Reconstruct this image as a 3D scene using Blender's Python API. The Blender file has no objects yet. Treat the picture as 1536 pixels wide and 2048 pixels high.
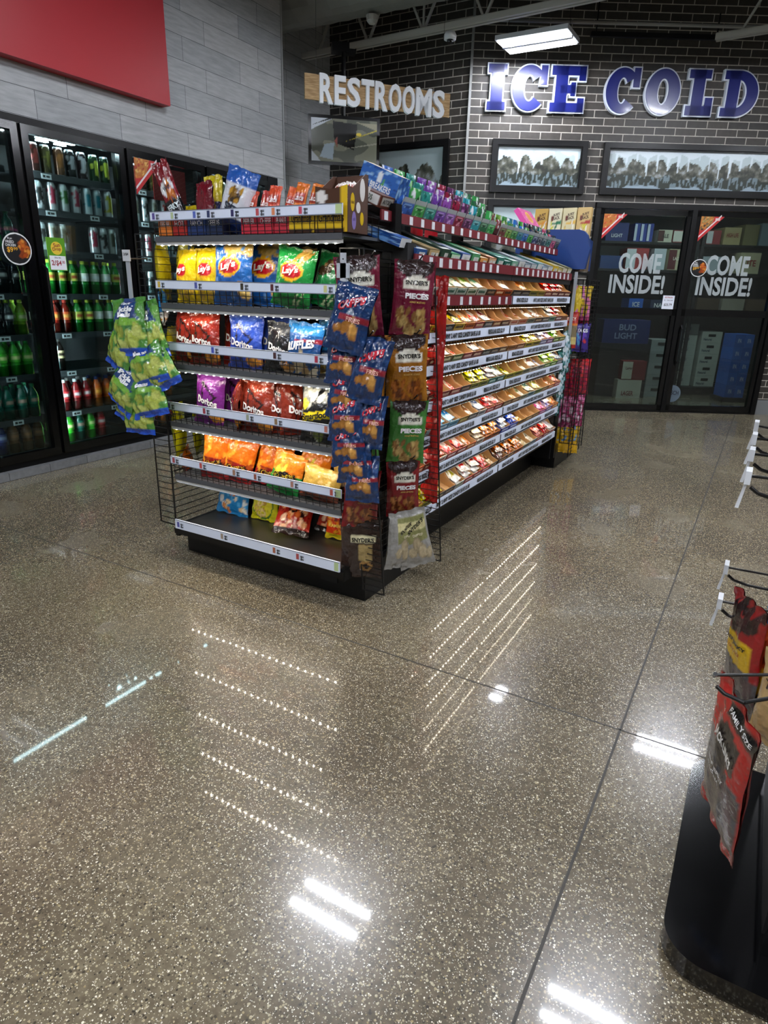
import bpy, math, random, colorsys
from mathutils import Vector, Matrix, noise
sc = bpy.context.scene
COL = sc.collection
R = math.radians
# ------------------------------------------------------------------ camera, world, exposure
YAW, PITCH, ROLL, FPX, CAMH = 0.515414, 0.331991, 0.026904, 1291.4, 1.30
def camera():
    cy, sy, cp, sp = math.cos(YAW), math.sin(YAW), math.cos(PITCH), math.sin(PITCH)
    f = Vector((-sy*cp, cy*cp, -sp)); r = Vector((cy, sy, 0)); u = r.cross(f)
    cr, sr = math.cos(ROLL), math.sin(ROLL)
    r, u = cr*r + sr*u, -sr*r + cr*u
    cd = bpy.data.cameras.new('camera'); o = bpy.data.objects.new('camera', cd); COL.objects.link(o)
    m = Matrix.Identity(4)
    for i in range(3):
        m[i][0] = r[i]; m[i][1] = u[i]; m[i][2] = -f[i]
    m[0][3], m[1][3], m[2][3] = 0, 0, CAMH
    o.matrix_world = m
    cd.sensor_fit = 'VERTICAL'; cd.sensor_height = 36; cd.sensor_width = 27
    cd.lens = FPX/2048*36; cd.clip_start = .02; cd.clip_end = 60
    sc.camera = o
camera()
w = bpy.data.worlds.new('world'); sc.world = w; w.use_nodes = True
w.node_tree.nodes['Background'].inputs[0].default_value = (.03, .035, .045, 1)
w.node_tree.nodes['Background'].inputs[1].default_value = 1.0
sc.view_settings.view_transform = 'Standard'; sc.view_settings.look = 'None'
sc.view_settings.gamma = 1; sc.view_settings.use_curve_mapping = False
sc.view_settings.exposure = 0.16
LAMP_POWER = 5.0       # emission of the ceiling light lenses
LAMP_TUBE = 290.0      # emission of the bright diode bars inside them
LED_POWER = 600.0      # end cap shelf light diodes
LED_CANDY = 95.0      # candy shelf diodes
COOLER_POWER = 110.0
try:
    sc.cycles.max_bounces = 7; sc.cycles.transparent_max_bounces = 16
    sc.cycles.sample_clamp_indirect = 6; sc.cycles.caustics_reflective = False; sc.cycles.caustics_refractive = False
    sc.cycles.use_denoising = True
except Exception: pass

# ------------------------------------------------------------------ materials
def s2l(c): return c/12.92 if c <= .04045 else ((c+.055)/1.055)**2.4
def C(h):
    if not isinstance(h, str): return tuple(h)
    return tuple(s2l(int(h[i:i+2], 16)/255) for i in (0, 2, 4))
MATS = {}
def pbsdf(m): return m.node_tree.nodes['Principled BSDF']
def setin(b, k, v):
    if k in b.inputs: b.inputs[k].default_value = v
def mat(name, col='808080', rough=.5, metal=0., emit=0., coat=0., alpha=1., spec=None):
    if name in MATS: return MATS[name]
    m = bpy.data.materials.new(name); m.use_nodes = True; b = pbsdf(m)
    c = C(col)
    setin(b, 'Base Color', (*c, 1)); setin(b, 'Roughness', rough); setin(b, 'Metallic', metal)
    if coat: setin(b, 'Coat Weight', coat); setin(b, 'Coat Roughness', .08)
    if spec is not None: setin(b, 'Specular IOR Level', spec)
    if emit: setin(b, 'Emission Color', (*c, 1)); setin(b, 'Emission Strength', emit)
    if alpha < 1: setin(b, 'Alpha', alpha)
    MATS[name] = m; return m
def vmat(name, rough=.5, metal=0., coat=0., emit=0., bump=0., spec=.5):
    if name in MATS: return MATS[name]
    m = mat(name, 'ffffff', rough, metal, 0, coat, 1, spec); nt = m.node_tree; b = pbsdf(m)
    a = nt.nodes.new('ShaderNodeAttribute'); a.attribute_name = 'Col'
    nt.links.new(a.outputs['Color'], b.inputs['Base Color'])
    if emit:
        nt.links.new(a.outputs['Color'], b.inputs['Emission Color']); setin(b, 'Emission Strength', emit)
    if bump:
        t = nt.nodes.new('ShaderNodeTexNoise'); t.inputs['Scale'].default_value = 38; t.inputs['Detail'].default_value = 2
        tc = nt.nodes.new('ShaderNodeTexCoord'); nt.links.new(tc.outputs['Object'], t.inputs['Vector'])
        bp = nt.nodes.new('ShaderNodeBump'); bp.inputs['Strength'].default_value = bump; bp.inputs['Distance'].default_value = .01
        nt.links.new(t.outputs[0], bp.inputs['Height']); nt.links.new(bp.outputs[0], b.inputs['Normal'])
    return m
FOIL = vmat('printed_foil', .2, 0, .35, bump=.85)
def sat(h, k=1.35, g=1.0):
    r, g_, b = (int(h[i:i+2], 16)/255 for i in (0, 2, 4)); hh, s_, v = colorsys.rgb_to_hsv(r, g_, b)
    r, g_, b = colorsys.hsv_to_rgb(hh, min(1, s_*k), min(1, v*g)); return '%02x%02x%02x' % (int(r*255), int(g_*255), int(b*255))
CLEARBAG = vmat('printed_film', .13, 0, .6, bump=1.0)
CARD = vmat('printed_card', .55)
GLOSSCARD = vmat('coated_card', .3)
BOTTLE = vmat('bottle_plastic', .08, 0, .6)
CANMAT = vmat('can_metal', .22, .55)
PICT = vmat('picture_print', .35)
SCREEN = vmat('screen_image', .25, 0, 0, emit=.16)
BLACK = mat('black_steel', '060607', .34, spec=.35)
BLACKG = mat('black_gloss', '070708', .16)
BLACKM = mat('black_matte', '101011', .6)
WIRE = mat('black_wire', '09090a', .32)
WHITE = mat('white_plastic', 'e6e9ee', .35)
CLEAR = mat('frosted_plastic', 'b4bcc4', .25, alpha=.7)
GREYMETAL = mat('grey_metal', '9a9da0', .35, .6)
PAINTGREY = mat('grey_paint', '8b8a86', .55)
def glassmat(name, tint='ffffff', refl=1.0, t=.93):
    m = bpy.data.materials.new(name); m.use_nodes = True; nt = m.node_tree; nt.nodes.clear()
    o = nt.nodes.new('ShaderNodeOutputMaterial'); mx = nt.nodes.new('ShaderNodeMixShader')
    tr = nt.nodes.new('ShaderNodeBsdfTransparent'); gl = nt.nodes.new('ShaderNodeBsdfGlossy'); lw = nt.nodes.new('ShaderNodeLayerWeight'); lw.inputs[0].default_value = .5; pw = nt.nodes.new('ShaderNodeMath'); pw.operation = 'POWER'; pw.inputs[1].default_value = 5
    nt.links.new(lw.outputs['Facing'], pw.inputs[0]); fr = nt.nodes.new('ShaderNodeMapRange'); fr.inputs[3].default_value = .045; fr.inputs[4].default_value = 1; nt.links.new(pw.outputs[0], fr.inputs[0]); c = C(tint); tr.inputs[0].default_value = (c[0]*t, c[1]*t, c[2]*t, 1)
    gl.inputs['Roughness'].default_value = .015; gl.inputs[0].default_value = (refl, refl, refl, 1)
    nt.links.new(fr.outputs[0], mx.inputs[0]); nt.links.new(tr.outputs[0], mx.inputs[1]); nt.links.new(gl.outputs[0], mx.inputs[2])
    nt.links.new(mx.outputs[0], o.inputs[0]); MATS[name] = m; return m
GLASS = glassmat('door_glass', 'd8e4e2')
CAVEGLASS = glassmat('tinted_door_glass', 'd2dcdb')

# ------------------------------------------------------------------ mesh builder
class MB:
    def __init__(s): s.v = []; s.f = []; s.c = []; s.m = []
    def quad(s, p, col=(1, 1, 1), mi=0):
        n = len(s.v); s.v += [tuple(q) for q in p]; s.c += [col]*len(p); s.f.append(tuple(range(n, n+len(p)))); s.m.append(mi)
    def box(s, x0, x1, y0, y1, z0, z1, col=(1, 1, 1), M=None, mi=0):
        P = [(x, y, z) for z in (z0, z1) for x, y in ((x0, y0), (x1, y0), (x1, y1), (x0, y1))]
        if M is not None: P = [tuple(M @ Vector(p)) for p in P]
        n = len(s.v); s.v += P; s.c += [col]*8
        for f in ((3, 2, 1, 0), (4, 5, 6, 7), (0, 1, 5, 4), (1, 2, 6, 5), (2, 3, 7, 6), (3, 0, 4, 7)):
            s.f.append(tuple(n+i for i in f)); s.m.append(mi)
        return s
    def bar(s, a, b, r=.003, n=4, col=(1, 1, 1), mi=0):
        a = Vector(a); b = Vector(b); d = (b-a).normalized()
        u = d.cross(Vector((0, 0, 1)) if abs(d.z) < .9 else Vector((1, 0, 0))).normalized(); w = d.cross(u)
        k = len(s.v)
        for p in (a, b):
            for i in range(n):
                t = 2*math.pi*(i+.5)/n; s.v.append(tuple(p + r*math.cos(t)*u + r*math.sin(t)*w)); s.c.append(col)
        for i in range(n):
            j = (i+1) % n; s.f.append((k+i, k+j, k+n+j, k+n+i)); s.m.append(mi)
        s.f.append(tuple(k+i for i in reversed(range(n)))); s.m.append(mi); s.f.append(tuple(k+n+i for i in range(n))); s.m.append(mi)
        return s
    def path(s, pts, r=.003, n=6, **k):
        for a, b in zip(pts, pts[1:]): s.bar(a, b, r, n, **k)
        return s
    def lathe(s, prof, n=14, o=(0, 0, 0), mi=0):
        k = len(s.v); m = len(prof)
        for q in prof:
            r, z = q[0], q[1]; c = q[2] if len(q) > 2 else (1, 1, 1)
            for i in range(n):
                t = 2*math.pi*i/n; s.v.append((o[0]+r*math.cos(t), o[1]+r*math.sin(t), o[2]+z)); s.c.append(c)
        for j in range(m-1):
            for i in range(n):
                i2 = (i+1) % n; s.f.append((k+j*n+i, k+j*n+i2, k+(j+1)*n+i2, k+(j+1)*n+i)); s.m.append(mi)
        s.f.append(tuple(k+i for i in reversed(range(n)))); s.m.append(mi)
        s.f.append(tuple(k+(m-1)*n+i for i in range(n))); s.m.append(mi)
        return s
    def grid(s, fn, nu, nv, cf=None, mi=0, flip=False):
        k = len(s.v)
        for j in range(nv+1):
            for i in range(nu+1):
                u = -1+2*i/nu; v = j/nv
                s.v.append(tuple(fn(u, v))); s.c.append(cf(u, v) if cf else (1, 1, 1))
        for j in range(nv):
            for i in range(nu):
                a = k+j*(nu+1)+i; q = (a, a+1, a+nu+2, a+nu+1)
                s.f.append(q[::-1] if flip else q); s.m.append(mi)
        return s
    def prism(s, poly, z0, z1, col=(1, 1, 1), M=None, mi=0):
        n = len(poly); k = len(s.v)
        P = [(x, y, z0) for x, y in poly] + [(x, y, z1) for x, y in poly]
        if M is not None: P = [tuple(M @ Vector(p)) for p in P]
        s.v += P; s.c += [col]*(2*n)
        s.f.append(tuple(k+i for i in reversed(range(n)))); s.f.append(tuple(k+n+i for i in range(n))); s.m += [mi, mi]
        for i in range(n):
            j = (i+1) % n; s.f.append((k+i, k+j, k+n+j, k+n+i)); s.m.append(mi)
        return s
    def mesh(s, name, mats, smooth=False):
        me = bpy.data.meshes.new(name); me.from_pydata(s.v, [], s.f)
        for m in (mats if isinstance(mats, (list, tuple)) else [mats]): me.materials.append(m)
        if any(s.m): me.polygons.foreach_set('material_index', s.m)
        a = me.color_attributes.new('Col', 'FLOAT_COLOR', 'POINT')
        flat = []
        for c in s.c: flat += [c[0], c[1], c[2], 1.0]
        a.data.foreach_set('color', flat)
        if smooth: me.polygons.foreach_set('use_smooth', [True]*len(me.polygons))
        me.update(); return me
    def build(s, name, mats, parent=None, smooth=False, M=None):
        return link(name, s.mesh(name, mats, smooth), parent, M)
def link(name, me, parent=None, M=None):
    o = bpy.data.objects.new(name, me); COL.objects.link(o)
    if parent is not None: o.parent = parent
    if M is not None: o.matrix_local = M
    return o
def tag(o, label, cat, group=None):
    o['label'] = label; o['category'] = cat
    if group: o['group'] = group
    return o
def structure(o, label=None):
    o['kind'] = 'structure'
    if label: o['label'] = label
    return o
def empty(name, label=None, cat=None, M=None, group=None):
    o = bpy.data.objects.new(name, None); COL.objects.link(o); o.empty_display_size = .05
    if M is not None: o.matrix_local = M
    if label: tag(o, label, cat, group)
    return o
def children_of(o): return KIDS.get(o.name, [])
KIDS = {}
def dup(root, M, label=None, group=None, cat=None):
    kids = [k for k in root.children]
    c = root.copy(); COL.objects.link(c); c.matrix_local = M
    if label: c['label'] = label
    if group: c['group'] = group
    if cat: c['category'] = cat
    for k in kids:
        d = k.copy(); COL.objects.link(d); d.parent = c; d.matrix_local = k.matrix_local.copy()
        for g in k.children:
            e = g.copy(); COL.objects.link(e); e.parent = d; e.matrix_local = g.matrix_local.copy()
    return c
class Proto:
    """first placement moves the original, later ones copy it"""
    def __init__(s, root): s.r = root; s.used = False
    def put(s, M, label, group=None):
        if not s.used:
            s.used = True; s.r.matrix_local = M; s.r['label'] = label
            if group: s.r['group'] = group
            return s.r
        return dup(s.r, M, label, group)
T = Matrix.Translation
def RX(a): return Matrix.Rotation(R(a), 4, 'X')
def RY(a): return Matrix.Rotation(R(a), 4, 'Y')
def RZ(a): return Matrix.Rotation(R(a), 4, 'Z')
ORD = ['first', 'second', 'third', 'fourth', 'fifth', 'sixth', 'seventh', 'eighth', 'ninth', 'tenth', 'eleventh', 'twelfth', 'thirteenth', 'fourteenth', 'fifteenth', 'sixteenth', 'seventeenth', 'eighteenth', 'nineteenth', 'twentieth'] + ['twenty-'+x for x in ('first', 'second', 'third', 'fourth', 'fifth', 'sixth', 'seventh', 'eighth', 'ninth')]

# ------------------------------------------------------------------ lettering
_TXT = {}
def text_geo(s, bold=.0, spacing=1.0):
    k = (s, bold, spacing)
    if k in _TXT: return _TXT[k]
    cu = bpy.data.curves.new('t', 'FONT'); cu.body = s; cu.offset = bold; cu.resolution_u = 3; cu.space_character = spacing
    o = bpy.data.objects.new('t', cu); me = bpy.data.meshes.new_from_object(o)
    V = [tuple(v.co) for v in me.vertices]; F = [tuple(p.vertices) for p in me.polygons]
    bpy.data.objects.remove(o); bpy.data.curves.remove(cu); bpy.data.meshes.remove(me)
    x0 = min(v[0] for v in V); x1 = max(v[0] for v in V); y0 = min(v[1] for v in V); y1 = max(v[1] for v in V)
    V = [((v[0]-x0)/(x1-x0)-.5, (v[1]-y0)/(y1-y0)-.5) for v in V]
    _TXT[k] = (V, F); return _TXT[k]
def add_text(mb, s, fn, cx, cy, w, h, col=(1, 1, 1), bold=.02, rot=0, shear=0, arc=0, mi=0):
    """fn maps flat (x,y) to a 3-D point"""
    V, F = text_geo(s, bold); k = len(mb.v); ca, sa = math.cos(R(rot)), math.sin(R(rot))
    for x, y in V:
        X = x*w + shear*y*h; Y = y*h + arc*(1-4*x*x)*h
        mb.v.append(tuple(fn(cx+X*ca-Y*sa, cy+X*sa+Y*ca))); mb.c.append(C(col))
    for f in F: mb.f.append(tuple(k+i for i in f)); mb.m.append(mi)
INK = vmat('ink', .35)
INKG = vmat('gloss_ink', .22, 0, .3)

# ------------------------------------------------------------------ printed designs: colour as a function of u (-1..1) and v (0 bottom .. 1 top)
def design(*ops):
    prep = []
    for op in ops:
        k = op[0]
        if k == 'b':     # scattered pieces
            _, u0, u1, v0, v1, cols, n, su, sv, seed = op; rg = random.Random(seed)
            prep.append(('b', [(rg.uniform(u0, u1), rg.uniform(v0, v1), su*rg.uniform(.7, 1.3), sv*rg.uniform(.7, 1.3), rg.uniform(0, 3.14), C(rg.choice(cols))) for _ in range(n)]))
        elif k == 'z': prep.append(('z', op[1], op[2], [C(c) for c in op[3:]]))
        else: prep.append(tuple(C(x) if isinstance(x, str) and len(x) == 6 else x for x in op))
    def f(u, v):
        c = (1, 1, 1)
        for op in prep:
            k = op[0]
            if k == 'f': c = op[1]
            elif k == 'e':
                if ((u-op[1])/op[3])**2+((v-op[2])/op[4])**2 < 1: c = op[5]
            elif k == 'r':
                if op[1] <= u <= op[2] and op[3] <= v <= op[4]: c = op[5]
            elif k == 't':
                (ax, ay), (bx, by), (qx, qy) = op[1]
                d1 = (bx-ax)*(v-ay)-(by-ay)*(u-ax); d2 = (qx-bx)*(v-by)-(qy-by)*(u-bx); d3 = (ax-qx)*(v-qy)-(ay-qy)*(u-qx)
                if (d1 >= 0 and d2 >= 0 and d3 >= 0) or (d1 <= 0 and d2 <= 0 and d3 <= 0): c = op[2]
            elif k == 'b':
                for (a, b, su, sv, t, cc) in op[1]:
                    du, dv = u-a, (v-b)
                    x = du*math.cos(t)+dv*2*math.sin(t); y = (-du*math.sin(t)+dv*2*math.cos(t))
                    q = (x/su)**2+(y/(sv*2))**2
                    if q < 1: c = tuple(z*(.72 if q > .62 else 1) for z in cc)
            elif k == 'n':   # mottling: scale, amount, colour
                if noise.noise(Vector((u*op[1], v*op[1]*1.6, op[1]))) > op[2]: c = op[3]
            elif k == 'z':   # cycling stripes along axis, n, cols
                x = (u*.5+.5) if op[1] == 'u' else v
                c = op[3][int(x*op[2]) % len(op[3])]
        return c
    return f

# ------------------------------------------------------------------ bags
def bag_point(u, v, w, h, d, side, seed, crump):
    s = math.sin(math.pi*min(max(v, 0), 1))
    pin = max(0, (v-.06)/.88) if v > .06 else 0; pin = min(1, pin); pr = math.sin(math.pi*pin) if 0 < pin < 1 else 0
    t = d*.5*(max(0, 1-abs(u)**2.6))**.7*pr**.55
    x = u*w*.5*(1-.07*s)
    n = noise.noise(Vector((u*2.3+seed, v*3.1, seed*1.7+side)))*crump + noise.noise(Vector((u*7+seed, v*2.0+seed, side*3)))*crump*.55
    n += (abs(noise.noise(Vector((u*4.2+seed*5, v*4.6, seed+side))))-.2)*crump*1.1
    e = (1-abs(2*v-1))            # creases run in from the seals
    n += math.sin(u*16+seed*3)*crump*.35*max(0, 1-e*2.6)
    zz = v*h + (.0 if .05 < v < .95 else noise.noise(Vector((u*3, seed, v)))*.008)
    y = -side*(t + (n if pr > 0 else n*.5) + .0012)
    if pr == 0: y = -side*.0012 - math.sin(u*9+seed)*.004
    return Vector((x, y, zz))
def bag(name, label, cat, w, h, d, front, back=None, texts=(), seed=1.0, crump=.006, m=None, nu=26, nv=34, group=None):
    """origin at the middle of the bottom seal, front faces -Y"""
    mb = MB()
    mb.grid(lambda u, v: bag_point(u, v, w, h, d, 1, seed, crump), nu, nv, front)
    mb.grid(lambda u, v: bag_point(u, v, w, h, d, -1, seed, crump), nu//2, nv//2, back or (lambda u, v: tuple(x*.8 for x in front(.93, v))), flip=True)
    o = mb.build(name, m or FOIL, smooth=True); tag(o, label, cat, group)
    if texts:
        tb = MB()
        for t in texts:
            s, cx, cy, tw, th, col = t[:6]; kw = t[6] if len(t) > 6 else {}
            lift = kw.pop('lift', .0035) if kw else .0035
            add_text(tb, s, lambda x, y: bag_point(x, y/1.0, w, h, d, 1, seed, crump) + Vector((0, -lift, 0)), cx, cy, tw, th, col, **kw)
            if kw is not None and lift != .0035: kw['lift'] = lift
        tb.build('printed_lettering', INKG, o)
    return o
def flat_text(parent, items, fn, name='lettering', m=None):
    tb = MB()
    for t in items:
        add_text(tb, t[0], fn, t[1], t[2], t[3], t[4], t[5], **(t[6] if len(t) > 6 else {}))
    return tb.build(name, m or INK, parent)
# ------------------------------------------------------------------ surface materials
def nodes(m): return m.node_tree.nodes, m.node_tree.links
def floor_mat():
    m = mat('polished_concrete', '8a8174', .14); N, L = nodes(m); b = pbsdf(m)
    tc = N.new('ShaderNodeTexCoord')
    def vor(scale):
        v = N.new('ShaderNodeTexVoronoi'); v.inputs['Scale'].default_value = scale; L.new(tc.outputs['Object'], v.inputs['Vector']); return v
    def noi(scale, det=3):
        v = N.new('ShaderNodeTexNoise'); v.inputs['Scale'].default_value = scale; v.inputs['Detail'].default_value = det; L.new(tc.outputs['Object'], v.inputs['Vector']); return v
    def math_(op, a, bb):
        q = N.new('ShaderNodeMath'); q.operation = op
        for i, x in enumerate((a, bb)):
            if isinstance(x, (int, float)): q.inputs[i].default_value = x
            else: L.new(x, q.inputs[i])
        return q.outputs[0]
    def ramp(inp, *st):
        r = N.new('ShaderNodeValToRGB'); L.new(inp, r.inputs[0]); e = r.color_ramp.elements
        while len(e) < len(st): e.new(.5)
        for q, (p, c) in zip(e, st): q.position = p; q.color = (*C(c), 1)
        return r.outputs[0]
    def mix(f, a, bb, mode='MIX'):
        q = N.new('ShaderNodeMix'); q.data_type = 'RGBA'; q.blend_type = mode
        for i, x in ((0, f), (6, a), (7, bb)):
            if isinstance(x, (int, float)): q.inputs[i].default_value = x
            elif isinstance(x, tuple): q.inputs[i].default_value = x
            else: L.new(x, q.inputs[i])
        return q.outputs[2]
    base = ramp(noi(1.1, 5).outputs[0], (.3, '5e5546'), (.5, '726754'), (.72, '897d65'))
    fine = ramp(noi(55, 4).outputs[0], (.3, 'a8a8a8'), (.7, 'ffffff'))
    col = mix(.75, base, fine, 'MULTIPLY')
    def specks(scale, size, keep, stops, colin):
        v = vor(scale); sep = N.new('ShaderNodeSeparateColor'); L.new(v.outputs['Color'], sep.inputs[0])
        near = math_('LESS_THAN', v.outputs['Distance'], math_('MULTIPLY', sep.outputs[1], size))
        pick = math_('LESS_THAN', sep.outputs[0], keep)
        dens = math_('GREATER_THAN', noi(1.6, 2).outputs[0], .36)
        f = math_('MULTIPLY', math_('MULTIPLY', near, pick), 1.0)
        return mix(f, colin, ramp(sep.outputs[2], *stops)), f
    pale = ((0, '9a8f74'), (.4, 'c9bfa2'), (.7, 'd8d2c0'), (1, 'efe7d0'))
    mixd = ((0, '3b362f'), (.35, '57503f'), (.6, '9c8a62'), (1, 'b9ad90'))
    col, f1 = specks(180, .62, .6, mixd, col)
    col, f2 = specks(340, .62, .32, pale, col)
    col, f3 = specks(160, .42, .2, pale, col)
    L.new(col, b.inputs['Base Color'])
    r1 = N.new('ShaderNodeMapRange'); L.new(noi(2.2, 4).outputs[0], r1.inputs[0]); r1.inputs[3].default_value = .17; r1.inputs[4].default_value = .34
    L.new(r1.outputs[0], b.inputs['Roughness'])
    bp = N.new('ShaderNodeBump'); bp.inputs['Strength'].default_value = .025; bp.inputs['Distance'].default_value = .001
    L.new(noi(160, 2).outputs[0], bp.inputs['Height']); L.new(bp.outputs[0], b.inputs['Normal'])
    setin(b, 'Specular IOR Level', .45); setin(b, 'Coat Weight', .6); setin(b, 'Coat Roughness', .035); setin(b, 'Coat IOR', 1.5)
    return m
def course_mat(name, axis, bw, bh, mortar, c1, c2, cm, offset=.5, freq=2, x0=0, z0=0, rough=.6, bump=.6, grain=None):
    m = mat(name, 'ffffff', rough); N, L = nodes(m); b = pbsdf(m)
    tc = N.new('ShaderNodeTexCoord'); sp = N.new('ShaderNodeSeparateXYZ'); L.new(tc.outputs['Object'], sp.inputs[0])
    cb = N.new('ShaderNodeCombineXYZ')
    ax = N.new('ShaderNodeMath'); ax.operation = 'ADD'; ax.inputs[1].default_value = x0; L.new(sp.outputs[axis], ax.inputs[0]); L.new(ax.outputs[0], cb.inputs[0])
    az = N.new('ShaderNodeMath'); az.operation = 'ADD'; az.inputs[1].default_value = z0; L.new(sp.outputs[2], az.inputs[0]); L.new(az.outputs[0], cb.inputs[1])
    br = N.new('ShaderNodeTexBrick'); L.new(cb.outputs[0], br.inputs['Vector'])
    br.offset = offset; br.offset_frequency = freq
    br.inputs['Scale'].default_value = 1; br.inputs['Brick Width'].default_value = bw; br.inputs['Row Height'].default_value = bh
    br.inputs['Mortar Size'].default_value = mortar; br.inputs['Mortar Smooth'].default_value = .1; br.inputs['Bias'].default_value = 0
    br.inputs['Color1'].default_value = (*C(c1), 1); br.inputs['Color2'].default_value = (*C(c2), 1); br.inputs['Mortar'].default_value = (*C(cm), 1)
    n = N.new('ShaderNodeTexNoise'); mp = N.new('ShaderNodeMapping'); L.new(tc.outputs['Object'], mp.inputs[0]); L.new(mp.outputs[0], n.inputs['Vector'])
    n.inputs['Scale'].default_value = 6; n.inputs['Detail'].default_value = 6
    mp.inputs['Scale'].default_value = grain or (4, 4, 4)
    rp = N.new('ShaderNodeValToRGB'); L.new(n.outputs[0], rp.inputs[0]); rp.color_ramp.elements[0].position = .3; rp.color_ramp.elements[0].color = (.62, .62, .62, 1); rp.color_ramp.elements[1].position = .7
    mx = N.new('ShaderNodeMix'); mx.data_type = 'RGBA'; mx.blend_type = 'MULTIPLY'; mx.inputs[0].default_value = .7
    L.new(br.outputs['Color'], mx.inputs[6]); L.new(rp.outputs[0], mx.inputs[7]); L.new(mx.outputs[2], b.inputs['Base Color'])
    bp = N.new('ShaderNodeBump'); bp.inputs['Strength'].default_value = bump; bp.inputs['Distance'].default_value = .004; bp.invert = True
    L.new(br.outputs['Fac'], bp.inputs['Height']); L.new(bp.outputs[0], b.inputs['Normal'])
    return m
BRICK = course_mat('dark_brick', 0, .2165, .0715, .0045, '453f39', '33302d', 'bcb6aa', rough=.5, z0=.03, x0=-.02)
PLANK = course_mat('grey_plank_tile', 1, .656, .1655, .0016, 'c2c4c4', 'aaaeb0', '3c3d40', offset=.37, freq=2, x0=.03, z0=.0325, rough=.5, bump=.3, grain=(2, 1.2, 9))
def room():
    fm = floor_mat()
    structure(MB().box(-8, 7, -6.5, 15, -.1, 0).build('floor', fm), 'polished grey brown concrete floor with pale stone specks')
    j = MB(); jm = mat('joint_filler', '3a3731', .6)
    j.box(-.182, -.175, -6.4, 8.85, -.002, .0006); j.box(-4.25, 5, 1.867, 1.873, -.002, .0006)
    j.box(-4.25, 5, -1.9, -1.895, -.002, .0006); j.box(3.4, 3.405, -6.4, 9, -.002, .0006)
    structure(j.build('floor_joint', jm), 'thin dark saw cut joint lines in the concrete floor')
    # left wall above and beside the coolers
    b = MB(); b.box(-4.46, -4.36, -6.5, 5.555, 2.275, 4.9); b.box(-4.46, -4.36, 5.435, 5.555, 0, 2.275); b.box(-4.46, -4.36, -6.5, 1.12, 0, 2.275)
    structure(b.build('wall_left', PLANK), 'grey plank tile wall above the reach-in coolers')
    b = MB(); b.box(-4.98, -4.88, 5.45, 7.2, 0, 4.9); structure(b.build('wall_recess', PLANK), 'dim grey tile wall of the recess past the coolers')
    b = MB(); b.box(-4.88, -4.46, 5.4, 5.55, 0, 4.9); structure(b.build('wall_return', PLANK))
    b = MB(); b.box(-4.98, -3.135, 7.092, 7.2, 0, 4.9); structure(b.build('wall_corner', BRICK), 'dark brick wall facing the chips end of the aisle')
    # wall with the glass doors
    M = ICE
    b = MB(); b.box(-1.72, -.29, 0, .12, 0, 4.9); b.box(1.88, 8.2, 0, .12, 0, 4.9); b.box(-.29, 1.88, 0, .12, 2.25, 4.9)
    structure(b.build('wall_back', BRICK, M=M), 'dark brick wall with pale mortar around the glass doors')
    b = MB(); b.box(1.89, 8, -.015, 0, 0, .17); b.box(-1.7, -.3, -.015, 0, 0, .17); structure(b.build('baseboard_back', mat('base_tile', '77797a', .5), M=M))
    b = MB(); b.box(-1.733, -1.708, -.012, .02, .17, 4.9); structure(b.build('trim_1', mat('corner_trim', '8d8e8c', .5), M=M), 'grey metal corner trim between the two brick walls')
    b = MB(); b.box(-4.364, -4.352, 5.545, 5.562, 2.2, 4.9); structure(b.build('trim_2', mat('edge_trim', '9a9c9c', .4)))
    pw = mat('painted_wall', '8f8d88', .7)
    structure(MB().box(6.0, 6.1, -6.5, 13, 0, 4.9).build('wall_right', pw)); structure(MB().box(-4.46, 6.1, -6.6, -6.5, 0, 4.9).build('wall_front', pw))
    structure(MB().box(-8, 7, -6.6, 15, 4.9, 5.0).build('ceiling', mat('roof_deck', '3a3b3c', .7)), 'dark open roof deck above the joists')
    # tile curb below the coolers
    b = MB(); b.box(-4.5, -4.29, 1.1, 5.5, 0, .055); 
    structure(b.build('baseboard_left', course_mat('curb_tile', 1, .3, .2, .002, '8a8b8c', '7d7e80', '2e2e30', 0, 2, rough=.4)), 'grey tile curb under the coolers')
ICE = Matrix.Translation((-1.639, 7.945, 0)) @ Matrix.Rotation(R(29.8), 4, 'Z')
room()

# ------------------------------------------------------------------ ceiling lamps
LAMPM = mat('lamp_diffuser', 'f2f6ff', .4, emit=LAMP_POWER)
def lamp():
    r = empty('ceiling_light', '', 'ceiling light')
    MB().box(-.34, .34, -.2, .2, .012, .05).box(-.1, .1, -.06, .06, .05, .1).build('housing', mat('lamp_housing', 'c9ccd0', .4), r)
    MB().box(-.325, .325, -.185, -.02, .0, .014).build('diffuser', LAMPM, r)
    MB().box(-.325, .325, .02, .185, .0, .014).build('diffuser', LAMPM, r)
    TB = mat('lamp_tube', 'f2f6ff', .4, emit=LAMP_TUBE)
    for yy in (-.1025, .1025): MB().box(-.31, .31, yy-.017, yy+.017, -.004, -.001).build('diode_bar', TB, r)
    MB().box(-.33, .33, -.02, .02, -.004, .012).build('divider', mat('lamp_divider', 'e8ecf0', .4), r)
    for x in (-.3, .3): MB().bar((x, 0, .04), (x*.75, 0, 1.3), .0025).build('hanging_wire', WIRE, r)
    return Proto(r)
L0 = lamp(); n = 0
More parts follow.
